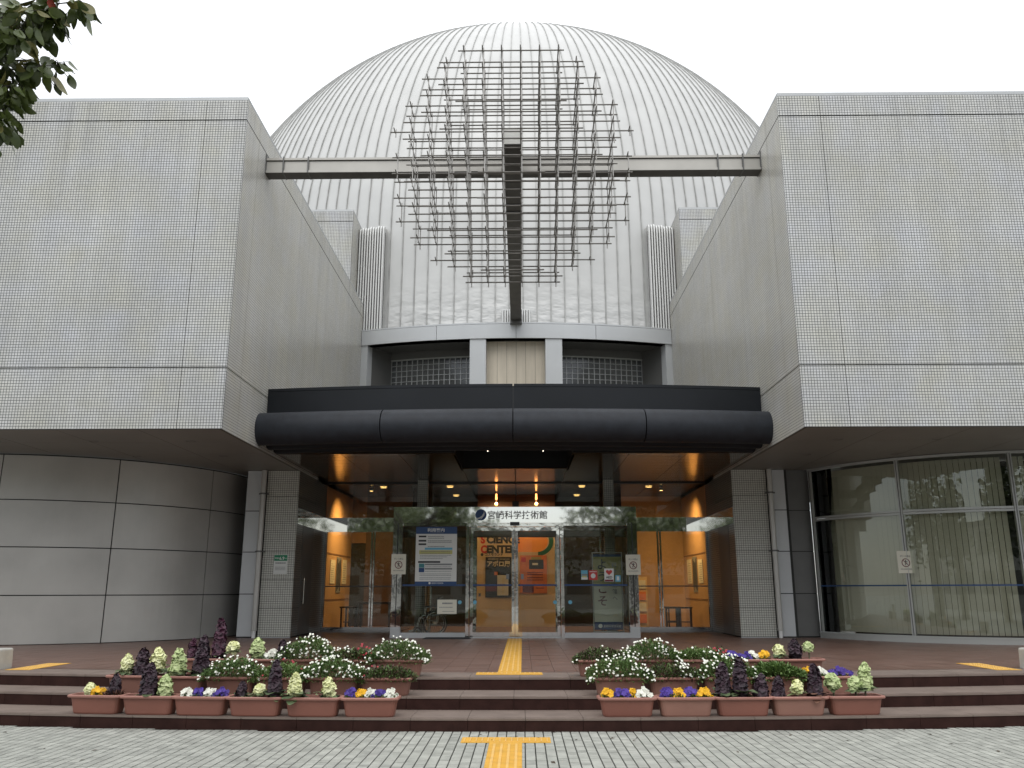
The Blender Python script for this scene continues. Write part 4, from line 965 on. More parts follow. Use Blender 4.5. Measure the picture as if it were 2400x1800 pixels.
# square tiled columns behind vestibule front
for sg in (-1, 1):
    t = thing('tiled_column', 'slim grey tiled column behind the vestibule glass %s' % ('by the visitor notice' if sg < 0 else 'by the welcome banner'), 'column', (sg*2.47, 22.4, TER), group='slim tiled columns at the vestibule')
    for j in range(13):
        MB().box(-0.13, 0.13, 0, 0.26, 0.003+0.302*j, 0.299+0.302*j).build('tile_drum', M['tile_lower'], t)
    MB().box(-0.122, 0.122, 0.008, 0.252, 0, ZC-TER-0.003).build('core', M['joint'], t)

# ================================================================== lobby interior
lob = thing('lobby_room', 'warm lit lobby behind the entrance glass', 'room', (0, 26.7, TER))
def LP(name, m_, x0, x1, y0, y1, z0, z1): return MB().box(x0, x1, y0-26.7, y1-26.7, z0-TER, z1-TER).build(name, m_, lob)
LP('side_wall', M['wood_wall'], -W-0.1, -W, YG+0.02, 27.0, TER, ZC); LP('side_wall', M['wood_wall'], W, W+0.1, YG+0.02, 27.0, TER, ZC)
LP('back_wall', mat('dimmed_back_wall', (0.075, 0.042, 0.024), rough=0.5, noise=0.1), -4.72, -3.3, 26.7, 26.8, TER, ZC); LP('back_wall', M['wood_wall'], 3.3, W, 26.7, 26.8, TER, ZC)  # left back wall coloured dark to stand for the dim light there
LP('back_wall', M['interior_dark'], -3.3, -1.22, 26.75, 26.85, TER, ZC); LP('back_wall', M['interior_dark'], 1.20, 3.3, 26.75, 26.85, TER, ZC)
LP('doorway', M['interior_dark'], -W, -4.72, 26.75, 26.85, TER, 2.95); LP('door_head', M['wood_brown'], -W, -4.72, 26.7, 26.8, 2.95, ZC)
LP('cove_trim', M['alu'], -3.3, -1.22, 26.70, 26.74, 3.98, 4.03); LP('cove_trim', M['alu'], 1.20, 3.3, 26.70, 26.74, 3.98, 4.03)
for sg in (-1, 1):
    a, c = sorted((sg*W, sg*(W-0.012)))
    LP('picture_rail', M['wood_brown'], a, c, YG+0.1, 26.6, 2.50, 2.53); LP('chair_rail', M['wood_brown'], a, c, YG+0.1, 26.6, 1.25, 1.28)
# mural wall with museum lettering
mw = thing('lettered_wall', 'maple wall lettered SCIENCE CENTER beside an orange and green shape', 'wall', (0, 26.28, TER))
zz = lambda z: z-TER
MB().box(-1.21, 1.19, 0, 0.1, 0.0, 3.34-TER).build('boarding', M['wood'], mw)
MB().box(-1.21, 1.19, 0.02, 0.1, 3.35-TER, ZC-TER).build('upper_boarding', mat('dimmed_maple_board', (0.13, 0.055, 0.035), rough=0.5, noise=0.1), mw)  # upper maple wall recoloured dark to stand for weaker light
def T(s, x, z, sz, m_, bold=0.008, sx=1.0): return text(s, (x, -0.003, zz(z)), sz, m_, mw, bold=bold, sx=sx)
T('S', -1.10, 2.925, 0.30, M['red'], 0.017, 0.95); T('CIENCE', -0.92, 2.925, 0.30, M['ink'], 0.017, 0.98)
T('C', -1.10, 2.635, 0.30, M['red'], 0.017, 0.9); T('ENTER', -0.92, 2.635, 0.30, M['ink'], 0.017, 1.0)
MB().disc((-1.06, -0.003, zz(2.575)), 0.045, 16).build('emblem', M['ink'], mw); T('コスモランド', -0.98, 2.54, 0.10, M['ink'], 0.003, 0.95)
pp = [(0.0, 3.30), (0.62, 3.30)]+[(0.62+0.34*sin(u), 2.975+0.325*cos(u)) for u in [pi*k/14 for k in range(15)]]+[(0.0, 2.65)]
MB().add([(x, -0.003, zz(z)) for x, z in pp], [tuple(range(len(pp)))]).build('orange_shape', M['orange'], mw)
b = MB()
for k in range(14):
    u0, u1 = -0.15+pi*1.05*k/14, -0.15+pi*1.05*(k+1)/14
    b.quad(*[(0.66+r*sin(u)*1.05, -0.004, zz(2.975+r*cos(u)*0.98)) for r, u in ((0.325, u0), (0.45, u0), (0.45, u1), (0.325, u1))])
b.build('green_arc', M['mural_green'], mw)
def poster(label, x0, x1, z0, z1, m_, y=26.26, name='poster'):
    t = thing(name, label, 'poster', (x0, y, z0)); MB().box(0, x1-x0, 0, 0.004, 0, z1-z0).build('sheet', m_, t); return t
t = poster('black exhibition poster with cream katakana title on the maple wall', -0.95, -0.16, 1.30, 2.50, M['interior_dark'])
text('アポロ展', (0.03, -0.003, 0.93), 0.185, M['cream_ink'], t, bold=0.006, sx=0.98)
bars(t, 0.08, 0.4, 1.13, 1, M['cream_ink'], 0.022, seed=90); bars(t, 0.43, 0.74, 1.13, 1, M['cream_ink'], 0.018, seed=91)
Q(0.36, 0.70, 0.06, 0.66, M['paper'], y=-0.002, par=t); Q(0.50, 0.58, 0.10, 0.66, M['paper_cream'], y=-0.003, par=t); Q(0.01, 0.35, 0.18, 0.33, M['maroon'], y=-0.002, par=t); Q(0.27, 0.37, 0.66, 0.76, M['orange2'], y=-0.002, par=t)
t = poster('orange event poster with a dark picture on the maple wall', 0.10, 0.92, 1.42, 2.55, M['orange2'])
Q(0.04, 0.18, 0.93, 1.07, M['red'], y=-0.002, par=t); Q(0.28, 0.72, 0.72, 1.0, M['ink'], y=-0.002, par=t); Q(0.34, 0.66, 1.0, 1.08, M['olive_sign'], y=-0.002, par=t)
Q(0.38, 0.55, 0.84, 0.90, M['paper_cream'], y=-0.003, par=t)
for i, z in enumerate((0.60, 0.54, 0.45, 0.38)): bars(t, 0.22, 0.7, z, 1, M['maroon'], 0.03, seed=95+i)
Q(0.08, 0.42, 0.02, 0.26, M['maroon'], y=-0.002, par=t); bars(t, 0.48, 0.74, 0.14, 1, M['maroon'], 0.03, seed=99)
t = thing('switch_plate', 'small dark switch plate on the maple wall beneath the black poster', 'switch plate', (-1.12, 26.268, 1.33))
MB().box(-0.035, 0.035, 0, 0.01, 0, 0.1).build('plate', M['greyink'], t); MB().box(-0.012, 0.012, -0.006, 0, 0.03, 0.07).build('rocker', M['ink'], t)
# posters on the side walls
for sg in (-1, 1):
    for i, (y0, y1, z0, z1, m_, lb) in enumerate(((23.9, 24.5, 1.7, 2.35, 'paper_cream', 'pale framed sheet'), (24.7, 25.3, 1.45, 2.45, 'greyink', 'narrow dark printed sheet'), (25.5, 26.1, 1.7, 2.4, 'paper_cream', 'small pale printed sheet'))):
        t = thing('wall_sheet', '%s on the glowing lobby wall %s' % (lb, 'near the wheelchair side' if sg < 0 else 'behind the stools by the banner side'), 'poster', (sg*(W-0.015), y0, z0))
        a, c = sorted((0, sg*0.01)); MB().box(a, c, 0, y1-y0, 0, z1-z0).build('sheet', M[m_], t)
        r = random.Random(i+sg)
        b = MB(); xa_, xb_ = (-0.003, 0.0) if sg > 0 else (0.0, 0.003)
        if m_ == 'greyink':
            for k in range(4): b.box(xa_, xb_, 0.04+k*0.14, 0.13+k*0.14, 0.05+0.05*((k*7) % 3), z1-z0-0.06-0.05*((k*5) % 3))
        else:
            for k in range(9): zc = 0.06+k*(z1-z0-0.12)/9; b.box(xa_, xb_, 0.05, 0.05+r.uniform(0.25, 0.5), zc, zc+0.012)
        b.build('print', M['ink' if m_ == 'greyink' else 'greyink'], t)
def stool(x, y, lb, h=0.62):
    t = thing('stool', lb, 'stool', (x, y, TER), rotz=random.uniform(-0.4, 0.4), group='dark wooden stools in the lobby')
    MB().box(-0.19, 0.19, -0.17, 0.17, h-0.04, h).build('seat', M['stool'], t)
    for sx in (-1, 1):
        for sy in (-1, 1): MB().box(sx*0.15-0.018, sx*0.15+0.018, sy*0.13-0.018, sy*0.13+0.018, 0, h-0.04).build('leg', M['stool'], t)
    MB().box(-0.15, 0.15, -0.012, 0.012, 0.18, 0.21).build('stretcher', M['stool'], t)
for i, (x, y) in enumerate(((4.35, 24.4), (4.75, 24.55), (4.5, 25.2))): stool(x, y, ('dark wooden stool closest to the glass in the banner-side lobby', 'dark wooden stool against the lit wall on the banner side', 'dark wooden stool behind the other two on the banner side')[i], 0.6)
stool(-4.75, 24.6, 'dark wooden stool beside the table in the wheelchair-side lobby', 0.62)
t = thing('lobby_table', 'dark wooden table standing in the lobby corner behind the glass', 'table', (-4.05, 24.9, TER))
MB().box(-0.5, 0.5, -0.3, 0.3, 0.68, 0.74).build('tabletop', M['stool'], t)
for sx in (-1, 1):
    for sy in (-1, 1): MB().box(sx*0.45-0.025, sx*0.45+0.025, sy*0.26-0.025, sy*0.26+0.025, 0, 0.68).build('leg', M['stool'], t)
t = thing('brochure_rack', 'wooden leaflet rack standing by the lit lobby wall near the stools', 'rack', (3.55, 25.9, TER))
MB().box(-0.35, 0.35, 0, 0.3, 0, 1.45).build('case', M['wood'], t)
for i in range(4): MB().box(-0.3, 0.3, -0.03, 0.0, 0.12+0.33*i, 0.36+0.33*i).build('leaflet_row', M['paper_cream' if i % 2 else 'orange2'], t)

# lobby lamps
def spot(loc, energy, col, ang, par, tgt=None, blend=0.6, size=0.05):
    d = bpy.data.lights.new('lamp_light', 'SPOT'); d.energy = energy; d.color = col; d.spot_size = ang; d.spot_blend = blend; d.shadow_soft_size = size
    o = bpy.data.objects.new('lamp_light', d); link(o, par); o.location = loc
    if tgt is not None:
        o.rotation_euler = (Vector(tgt)-Vector(loc)).to_track_quat('-Z', 'Y').to_euler()
    return o
WARM = (1.0, 0.62, 0.28)
spots_ = [(-1.87, 23.9, 'above the vestibule on the wheelchair side, front'), (-1.87, 26.2, 'above the vestibule on the wheelchair side, rear'), (1.87, 23.9, 'above the vestibule on the banner side, front'), (1.87, 26.2, 'above the vestibule on the banner side, rear'), (-3.78, 24.0, 'over the dark table'), (3.78, 24.0, 'over the dark stools')]
for x, y, lb in spots_:
    t = thing('downlight', 'lit round ceiling downlight '+lb, 'downlight', (x, y, ZC-0.012), group='round ceiling downlights in the lobby')
    n_ = 20
    vs = [(r*cos(2*pi*k/n_), r*sin(2*pi*k/n_), z) for r, z in ((0.125, -0.012), (0.105, -0.016), (0.10, 0.004)) for k in range(n_)]
    MB().add(vs, [(r*n_+k, r*n_+(k+1) % n_, (r+1)*n_+(k+1) % n_, (r+1)*n_+k) for r in range(2) for k in range(n_)], 0, True).build('trim_ring', M['steel'], t)
    MB().cyl((0, 0, -0.006), (0, 0, 0.004), 0.098, n=18).build('lens', M['lamp'], t)
    spot((0, 0, -0.03), 45, WARM, radians(110), t)
for sg in (-1, 1):
    t = thing('wall_washer', 'lamp washing the lobby side wall with orange light, %s side' % ('wheelchair' if sg < 0 else 'stool'), 'wall lamp', (sg*(W-1.0), 24.3, ZC-0.02), group='wall washer lamps in the lobby')
    MB().cyl((0, 0, 0.0), (0, 0, -0.06), 0.05, 0.06, n=14).build('housing', M['black'], t)
    MB().cyl((0, 0, -0.061), (0, 0, -0.065), 0.045, n=14).build('lens', M['lamp'], t)
    spot((0, 0, -0.10), 330 if sg < 0 else 280, (1.0, 0.55, 0.19), radians(96), t, tgt=(sg*1.0, 0.25, -1.45), blend=1.0, size=0.06)
    spot((0, 0, -0.12), 200, (1.0, 0.58, 0.22), radians(130), t, tgt=(sg*0.6, 0.9, -2.6), blend=1.0, size=0.08)
for sg in (-1, 1):
    t = thing('pendant_lamp', 'hanging orange glass pendant lamp in front of the maple wall, %s one' % ('notice-side' if sg < 0 else 'banner-side'), 'pendant lamp', (sg*0.6, 25.4, ZC), group='orange pendant lamps in the lobby')
    MB().cyl((0, 0, 0), (0, 0, -0.12), 0.006, n=6).build('cable', M['black'], t)
    b = MB(); pr = [(0.012, -0.04), (0.03, -0.07), (0.022, -0.11), (0.032, -0.16), (0.034, -0.20), (0.014, -0.235), (0.008, -0.24)]
    n_ = 12; vs = [(r*cos(2*pi*k/n_), r*sin(2*pi*k/n_), z) for r, z in pr for k in range(n_)]
    b.add(vs, [(i*n_+k, i*n_+(k+1) % n_, (i+1)*n_+(k+1) % n_, (i+1)*n_+k) for i in range(len(pr)-1) for k in range(n_)], 0, True).build('tube_bulb', M['lamp_red'], t)
    b = MB(); vs = []
    for i in range(9):
        ph = pi*i/8
        for k in range(n_): vs.append((0.05*sin(ph)*cos(2*pi*k/n_), 0.05*sin(ph)*sin(2*pi*k/n_), -0.36+0.05*cos(ph)))
    b.add(vs, [(i*n_+k, i*n_+(k+1) % n_, (i+1)*n_+(k+1) % n_, (i+1)*n_+k) for i in range(8) for k in range(n_)], 0, True).build('globe_bulb', M['lamp_red'], t)
    MB().cyl((0, 0, -0.24), (0, 0, -0.31), 0.006, n=6).build('lower_cable', M['black'], t)
    spot((0, -0.05, -0.30), 120, (1, 0.62, 0.30), radians(160), t, tgt=(0, 0.3, -1.2), size=0.06)

t = thing('door_mat', 'dark doormat lying outside the vestibule glass by the visitor notice', 'doormat', (-1.53, 19.6, TER+0.001))
MB().box(-0.5, 0.5, 0, 0.46, 0, 0.018).build('pile', M['mat'], t); MB().box(-0.53, 0.53, -0.03, 0.49, 0, 0.010).build('border', M['rubber'], t)

# feet of the removable posts at the terrace ends
for sg in (-1, 1):
    t = thing('post_foot', 'pale concrete foot %s' % ('with a grey metal post near the curved metal wall' if sg < 0 else 'at the terrace end near the curved window'), 'concrete foot', (sg*(7.36 if sg < 0 else 7.42), 12.25, TER), group='concrete feet at the terrace ends')
    hw_, h_ = 0.31, 0.27; b = MB(); n_ = 5; prf = []
    for (cx_, cz_, a0) in ((hw_-0.03, h_-0.03, 0), (-hw_+0.03, h_-0.03, pi/2)):
        for k in range(n_): a = a0+pi/2*k/(n_-1); prf.append((cx_+0.03*cos(a), cz_+0.03*sin(a)))
    prf += [(-hw_-0.01, 0.0), (hw_+0.01, 0.0)]
    m_ = len(prf); vs = [(x, y, z) for y in (-0.16, 0.16) for x, z in prf]
    b.add(vs, [tuple(range(m_)), tuple(range(2*m_-1, m_-1, -1))]+[(k, (k+1) % m_, m_+(k+1) % m_, m_+k) for k in range(m_)]); b.build('block', M['footing'], t)
    if sg < 0: MB().box(0.02, 0.075, -0.03, 0.03, h_, h_+0.27).build('post', M['grey_panel'], t)

# ================================================================== planters
def rr(sx, sy, r, n=4):
    p = []
    for (cx, cy, a0) in ((sx-r, sy-r, 0), (-sx+r, sy-r, pi/2), (-sx+r, -sy+r, pi), (sx-r, -sy+r, 1.5*pi)):
        for k in range(n): a = a0+pi/2*k/(n-1); p.append((cx+r*cos(a), cy+r*sin(a)))
    return p
def loft(b, secs, mi=0, cap0=False, cap1=False):
    n_ = len(secs[0][1]); vs = [(x, y, z) for z, s in secs for x, y in s]
    b.add(vs, [(i*n_+k, i*n_+(k+1) % n_, (i+1)*n_+(k+1) % n_, (i+1)*n_+k) for i in range(len(secs)-1) for k in range(n_)], mi, False)
    if cap0: b.add([vs[k] for k in range(n_)], [tuple(range(n_-1, -1, -1))], mi)
    if cap1: b.add([vs[-n_+k] for k in range(n_)], [tuple(range(n_))], mi)
b = MB(); loft(b, [(0, rr(0.262, 0.085, 0.05)), (0.015, rr(0.270, 0.092, 0.05)), (0.10, rr(0.283, 0.105, 0.05)), (0.188, rr(0.298, 0.118, 0.05))], cap0=True)
loft(b, [(0.188, rr(0.294, 0.114, 0.05)), (0.165, rr(0.29, 0.11, 0.05))])
o = b.build('body', M['terra']); body_me = o.data; bpy.data.objects.remove(o)
bodyb = body_me.copy(); bodyb.materials[0] = M['terra_b']; bodyc = body_me.copy(); bodyc.materials[0] = M['terra_c']
b = MB(); loft(b, [(0.178, rr(0.300, 0.120, 0.05)), (0.176, rr(0.322, 0.140, 0.055)), (0.185, rr(0.328, 0.145, 0.055)), (0.198, rr(0.328, 0.145, 0.055)), (0.206, rr(0.320, 0.138, 0.055)), (0.205, rr(0.296, 0.116, 0.05)), (0.17, rr(0.292, 0.112, 0.05))])
o = b.build('rim', M['terra_rim']); rim_me = o.data; bpy.data.objects.remove(o)
b = MB(); vs = []
for i in range(13):
    for j in range(6): vs.append((-0.291+0.582*i/12, -0.111+0.222*j/5, 0.175+random.uniform(-0.008, 0.010)))
b.add(vs, [(i*6+j, (i+1)*6+j, (i+1)*6+j+1, i*6+j+1) for i in range(12) for j in range(5)], 0, True)
o = b.build('soil', M['soil']); soil_me = o.data; bpy.data.objects.remove(o)
RN = ('front', 'middle', 'back'); ORD = ('first', 'second', 'third', 'fourth', 'fifth', 'sixth')
def planter(x, yfront, z, label, var):
    t = thing('planter', label, 'planter', (x, yfront+0.115, z), rotz=atan2(x, 40)*0.9+random.uniform(-0.012, 0.012), group='terracotta planters on the steps')
    for nm, me in (('body', (body_me, bodyb, bodyc)[var]), ('rim', rim_me), ('soil', soil_me)): inst(nm, me, t)
    return t

# plant builders (meshes cached by kind) ----------------------------
def leafquad(b, p, d, up, L, w, mi=0, curl=0.0):
    d = Vector(d).normalized(); s = d.cross(Vector(up))
    if s.length < 1e-4: s = d.orthogonal()
    s.normalize(); nrm = s.cross(d)
    p = Vector(p); m1 = p+d*L*0.5+nrm*curl*L; e = p+d*L-nrm*curl*L*0.4
    b.add([p, m1-s*w, e, m1+s*w], [(0, 1, 2, 3)], mi)
_c = {}
def kale_head(kind, h, r, seed, shape):
    key = (kind, round(h, 2), round(r, 2), seed, shape)
    if key in _c: return _c[key]
    rd = random.Random(seed*13+int(h*100)); b = MB(); N = int(70+h*260)
    tiers = max(2.0, h/0.055); ph0 = rd.uniform(0, 1)
    lean = [(rd.uniform(-.12, .12)*r, rd.uniform(-.12, .12)*r) for _ in range(6)]
    def axis(u): k = min(4, int(u*5)); f = u*5-k; return (lean[k][0]*(1-f)+lean[k+1][0]*f, lean[k][1]*(1-f)+lean[k+1][1]*f)
    def radius(u):
        if shape == 'cone': q = r*(0.96*(1-u)**0.62+0.12)*(0.9 if u < 0.12 else 1)
        elif shape == 'double': q = r*(0.72+0.28*abs(cos(pi*1.55*u+0.2)))*sin(pi*min(0.97, 0.2+u*0.78))**0.45
        else: q = r*sin(pi*min(0.97, 0.18+u*0.79))**0.5
        return q*(0.90+0.16*abs(sin(pi*(u*tiers+ph0))))
    n_ = 10
    vs = [(axis(i/8)[0]+radius(i/8)*0.74*cos(2*pi*k/n_), axis(i/8)[1]+radius(i/8)*0.74*sin(2*pi*k/n_), h*i/8*0.96) for i in range(9) for k in range(n_)]
    b.add(vs, [(i*n_+k, i*n_+(k+1) % n_, (i+1)*n_+(k+1) % n_, (i+1)*n_+k) for i in range(8) for k in range(n_)], 0, True)
    for i in range(N):
        u = (i+0.5)/N; a = i*2.39996+rd.uniform(-0.35, 0.35); rad = radius(u)*rd.uniform(0.86, 1.12); ax, ay = axis(u)
        c = Vector((ax+cos(a)*rad*0.80, ay+sin(a)*rad*0.80, h*u)); o_ = Vector((cos(a), sin(a), 0.15+u*1.1)).normalized()
        t1 = Vector((-sin(a), cos(a), 0)); t2 = o_.cross(t1)
        sz = (0.30*r+0.010)*rd.uniform(0.75, 1.35)*(0.75 if u > 0.85 else 1)
        m_ = 11; ring = []; mid = []
        for k in range(m_):
            an = 2*pi*k/m_; q = sz*(1+rd.uniform(-0.22, 0.22)); dr = t1*cos(an)-t2*sin(an)
            mid.append(c+dr*q*0.55+o_*sz*rd.uniform(0.15, 0.30)); ring.append(c+dr*q+o_*(rd.uniform(-0.15, 0.55)*sz))
        b.add([c+o_*0.05*sz]+mid+ring, [(0, 1+k, 1+(k+1) % m_) for k in range(m_)]+[(1+k, 1+m_+k, 1+m_+(k+1) % m_, 1+(k+1) % m_) for k in range(m_)], 0, True)
    o = b.build('head', M[kind], recalc=False); me = o.data; bpy.data.objects.remove(o); _c[key] = me; return me
def kale_skirt(seed, r, kind):
    key = ('sk', seed, round(r, 2), kind)
    if key in _c: return _c[key]
    rd = random.Random(seed); b = MB()
    for i in range(20):
        a = i*2.4; p = Vector((cos(a)*0.01, sin(a)*0.01, rd.uniform(0.01, 0.06)))
        L = (r*0.7+0.035)*rd.uniform(0.9, 1.6); d = Vector((cos(a), sin(a), rd.uniform(-0.1, 0.8))).normalized(); s = Vector((-sin(a), cos(a), 0))
        n_ = 5; vs = []
        for k in range(n_+1):
            q = k/n_; w = L*0.33*sin(pi*(0.12+q*0.8)); c = p+d*L*q+Vector((0, 0, -0.25*L*q*q))
            vs += [c-s*w+Vector((0, 0, rd.uniform(-.1, .25)*w)), c, c+s*w+Vector((0, 0, rd.uniform(-.1, .25)*w))]
        b.add(vs, [(3*k+j, 3*k+j+1, 3*k+j+4, 3*k+j+3) for k in range(n_) for j in range(2)], 0, True)
    o = b.build('lower_leaves', M[kind], recalc=False); me = o.data; bpy.data.objects.remove(o); _c[key] = me; return me
stem_me = None
def kale(x, y, z, kind, h, r, label, stem=0.03, shape='cone', skirt='kale_base', skr=None):
    global stem_me
    sd = random.randint(0, 3)
    t = thing('ornamental_kale', label, 'ornamental kale', (x, y, z), rotz=random.uniform(0, 6), group='flowering kale in the planters')
    MB().tube([(0, 0, -0.02), (random.uniform(-.01, .01), 0.005, stem*0.5), (0, 0, stem+0.05)], 0.011, 6).build('stem', M['stem'], t)
    hd = inst('head', kale_head(kind, h, r, sd, shape), t, (0, 0, stem), (random.uniform(-.05, .05)*min(1, 0.2/h), random.uniform(-.05, .05)*min(1, 0.2/h), 0))
    if skirt: inst('lower_leaves', kale_skirt(sd, skr or r, skirt), t, (0, 0, max(0.0, stem-0.03)))
    return t
def flower5(b, c, nrm, r, rd, mi):
    nrm = Vector(nrm).normalized(); t1 = nrm.orthogonal().normalized(); t2 = nrm.cross(t1); c = Vector(c); a0 = rd.uniform(0, 6)
    for k in range(5):
        a = a0+k*2*pi/5; d = t1*cos(a)+t2*sin(a); s = nrm.cross(d)
        b.add([c, c+d*r*0.55-s*r*0.48+nrm*r*0.12, c+d*r*1.0-s*r*0.25, c+d*r*1.0+s*r*0.28+nrm*r*0.15, c+d*r*0.55+s*r*0.48], [(0, 1, 2, 3, 4)], mi)
def pansy(x, y, z, mk, w, label, h=0.11):
    t = thing('pansy_clump', label, 'pansies', (x, y, z), group='pansies in the planters')
    rd = random.Random(int(x*971)+int(y*311)); b = MB(); l = MB(); n_ = int(11+w*110)
    for i in range(n_):
        px = rd.uniform(-w/2, w/2); py = rd.uniform(-0.075, 0.06); pz = h*(0.45+0.55*rd.random())*(1-0.5*(abs(px)/(w/2+1e-4))**2)
        flower5(b, (px, py, pz), (rd.uniform(-.5, .5), -1.0, rd.uniform(0.0, 0.9)), rd.uniform(0.022, 0.032), rd, 0)
        l.cyl((px*0.6, py*0.6, 0), (px, py+0.004, pz), 0.002, n=4, mi=0)
    for i in range(70): leafquad(l, (rd.uniform(-w/2, w/2), rd.uniform(-0.08, 0.08), rd.uniform(0, h*0.35)), (rd.uniform(-1, 1), rd.uniform(-1, 0.4), rd.uniform(0.1, 1)), (0, 0, 1), 0.045, 0.010, 0, 0.1)
    b.build('petals', M[mk], t, recalc=False, kind='stuff'); l.build('leaves', M['leaf_g'], t, recalc=False, kind='stuff')
    return t
def bush(x, y, z, w, dpt, h, label, leaf='leaf_g', fl='w_fl', nf=130, dens=1700, cat='daisy bush', name='daisy_bush', grp='bushy bedding plants in the planters', bl=0.05, fr=0.0140, spread=1.0, seed=None, flx=None):
    t = thing(name, label, cat, (x, y, z), rotz=0, group=grp)
    h *= 1.12; dens *= 1.15
    rd = random.Random(seed if seed is not None else int(abs(x)*977)+int(y*100)); l = MB()
    lump = [(rd.uniform(-w/2, w/2), rd.uniform(0.75, 1.08)) for _ in range(6)]
    def top(px, py):
        k = 1-(2*px/w)**2*0.62-(2*py/dpt)**2*0.3
        m_ = sum(c*max(0, 1-abs(px-q)/(w*0.25)) for q, c in lump)/max(1e-3, sum(max(0, 1-abs(px-q)/(w*0.25)) for q, c in lump)+0.001)
        return h*max(0.12, k)*(m_ or 0.9)
    for i in range(int(dens*w/0.6)):
        px = rd.uniform(-w/2, w/2); py = rd.uniform(-dpt/2, dpt/2); tz = top(px, py); pz = tz*rd.random()**0.6
        sp_ = 1+0.15*(pz/h)
        d = (px*1.5/w+rd.uniform(-.9, .9), py*1.5/dpt-0.3+rd.uniform(-.9, .9), rd.uniform(-0.2, 1.3))
        leafquad(l, (px*sp_, py*sp_, max(-0.02, pz-0.03)), d, (rd.uniform(-.3, .3), rd.uniform(-.3, .3), 1), bl*rd.uniform(0.6, 1.3), bl*0.16, rd.randint(0, 1) if leaf == 'mix' else 0, rd.uniform(-.1, .25))
    mats = [M['leaf_g'], M['leaf_r']] if leaf == 'mix' else [M[leaf]]
    l.build('foliage', mats, t, recalc=False, kind='stuff')
    if nf:
        b = MB()
        for i in range(int(nf*0.78)):
            if flx: px = rd.uniform(*flx)
            else: px = rd.uniform(-w/2, w/2)*1.03
            py = rd.uniform(-dpt/2, dpt/2)*1.05 if rd.random() < 0.55 else -dpt/2*rd.uniform(0.8, 1.1)
            pz = (top(px, py)+rd.uniform(-0.005, 0.03)) if py > -dpt*0.42 else top(px, py)*rd.uniform(0.3, 1.05)
            c = Vector((px*1.08, py*1.05, pz)); nn_ = Vector((rd.uniform(-.5, .5), -0.7+rd.uniform(-.5, .3), 0.8)).normalized()
            t1 = nn_.orthogonal().normalized(); t2 = nn_.cross(t1); q = fr*rd.uniform(0.8, 1.2); m_ = 9
            b.add([c+nn_*0.002]+[c+(t1*cos(2*pi*k/m_)+t2*sin(2*pi*k/m_))*q*(1 if k % 2 else 0.86) for k in range(m_)], [(0, 1+k, 1+(k+1) % m_) for k in range(m_)], 0)
        b.build('flowers', M[fl], t, recalc=False, kind='stuff')
    return t

rows_L = [([(-4.68, 10.06), (-4.05, 9.99), (-3.44, 9.93), (-2.81, 9.88), (-2.16, 9.84), (-1.52, 9.82)], 0.15),
          ([(-4.58, 10.72), (-3.96, 10.64), (-3.33, 10.56), (-2.71, 10.50), (-2.07, 10.47), (-1.45, 10.44)], 0.30),
          ([(-3.90, 11.33), (-3.28, 11.26), (-2.66, 11.20), (-2.03, 11.15), (-1.40, 11.12)], 0.45)]
rows_R = [([(1.33, 9.85), (1.98, 9.87), (2.62, 9.90), (3.25, 9.94), (3.90, 10.00)], 0.15),
          ([(1.33, 10.46), (1.96, 10.49), (2.61, 10.53), (3.22, 10.57), (3.83, 10.63)], 0.30),
          ([(1.17, 11.11), (1.79, 11.14), (2.42, 11.17), (3.05, 11.20), (3.70, 11.26)], 0.45)]
SIDE = {'L': 'of the group before the curved metal wall', 'R': 'of the group before the curved window'}
cont = {('L', 0): ['orange pansies and rust leaves', 'tall dark and pale kale', 'white and purple pansies', 'round pale and tall dark kale', 'two cream kale heads', 'purple, orange and white pansies'],
        ('L', 1): ['cream kale and dark kale', 'pale green kale', 'white daisies', 'green foliage', 'white daisies', 'dark green leaves'],
        ('L', 2): ['tall purple kale', 'pale kale and white flowers', 'white daisies', 'mixed red and white flowers', 'white daisies'],
        ('R', 0): ['yellow, purple and white pansies', 'purple and yellow pansies', 'three dark kale', 'dark and cream kale', 'three pale green kale'],
        ('R', 1): ['white daisies', 'dark foliage with small white flowers', 'white daisies', 'fine green grass', 'yellow, white and purple pansies'],
        ('R', 2): ['dark green leaves', 'white daisies', 'green and red foliage', 'purple, white and yellow pansies', 'round pale and dark kale']}
vr = random.Random(11)
for sd, rws in (('L', rows_L), ('R', rows_R)):
    for ri, (lst, z) in enumerate(rws):
        for i, (x, y) in enumerate(lst):
            c_ = cont[(sd, ri)][i]
            same = [k for k, v in enumerate(cont[(sd, ri)]) if v == c_]
            extra_ = ' (%s)' % ('outer' if (i == same[0]) == (sd == 'L') else 'inner') if len(same) > 1 else ''
            v = (1 if ri == 2 else 0) if sd == 'L' else (0, 1, 0, 1, 0)[i] if ri == 0 else (1 if ri == 1 else 2)
            if sd == 'L' and ri == 1: v = 2
            planter(x, y, z, 'terracotta planter of %s, %s row by the %s%s' % (c_, RN[ri], 'metal wall' if sd == 'L' else 'window side', extra_), v)
ZR = 0.165
def at(sd, ri, i, off=0.0): x, y = (rows_L if sd == 'L' else rows_R)[ri][0][i]; return x+off, y+0.115, (rows_L if sd == 'L' else rows_R)[ri][1]+ZR
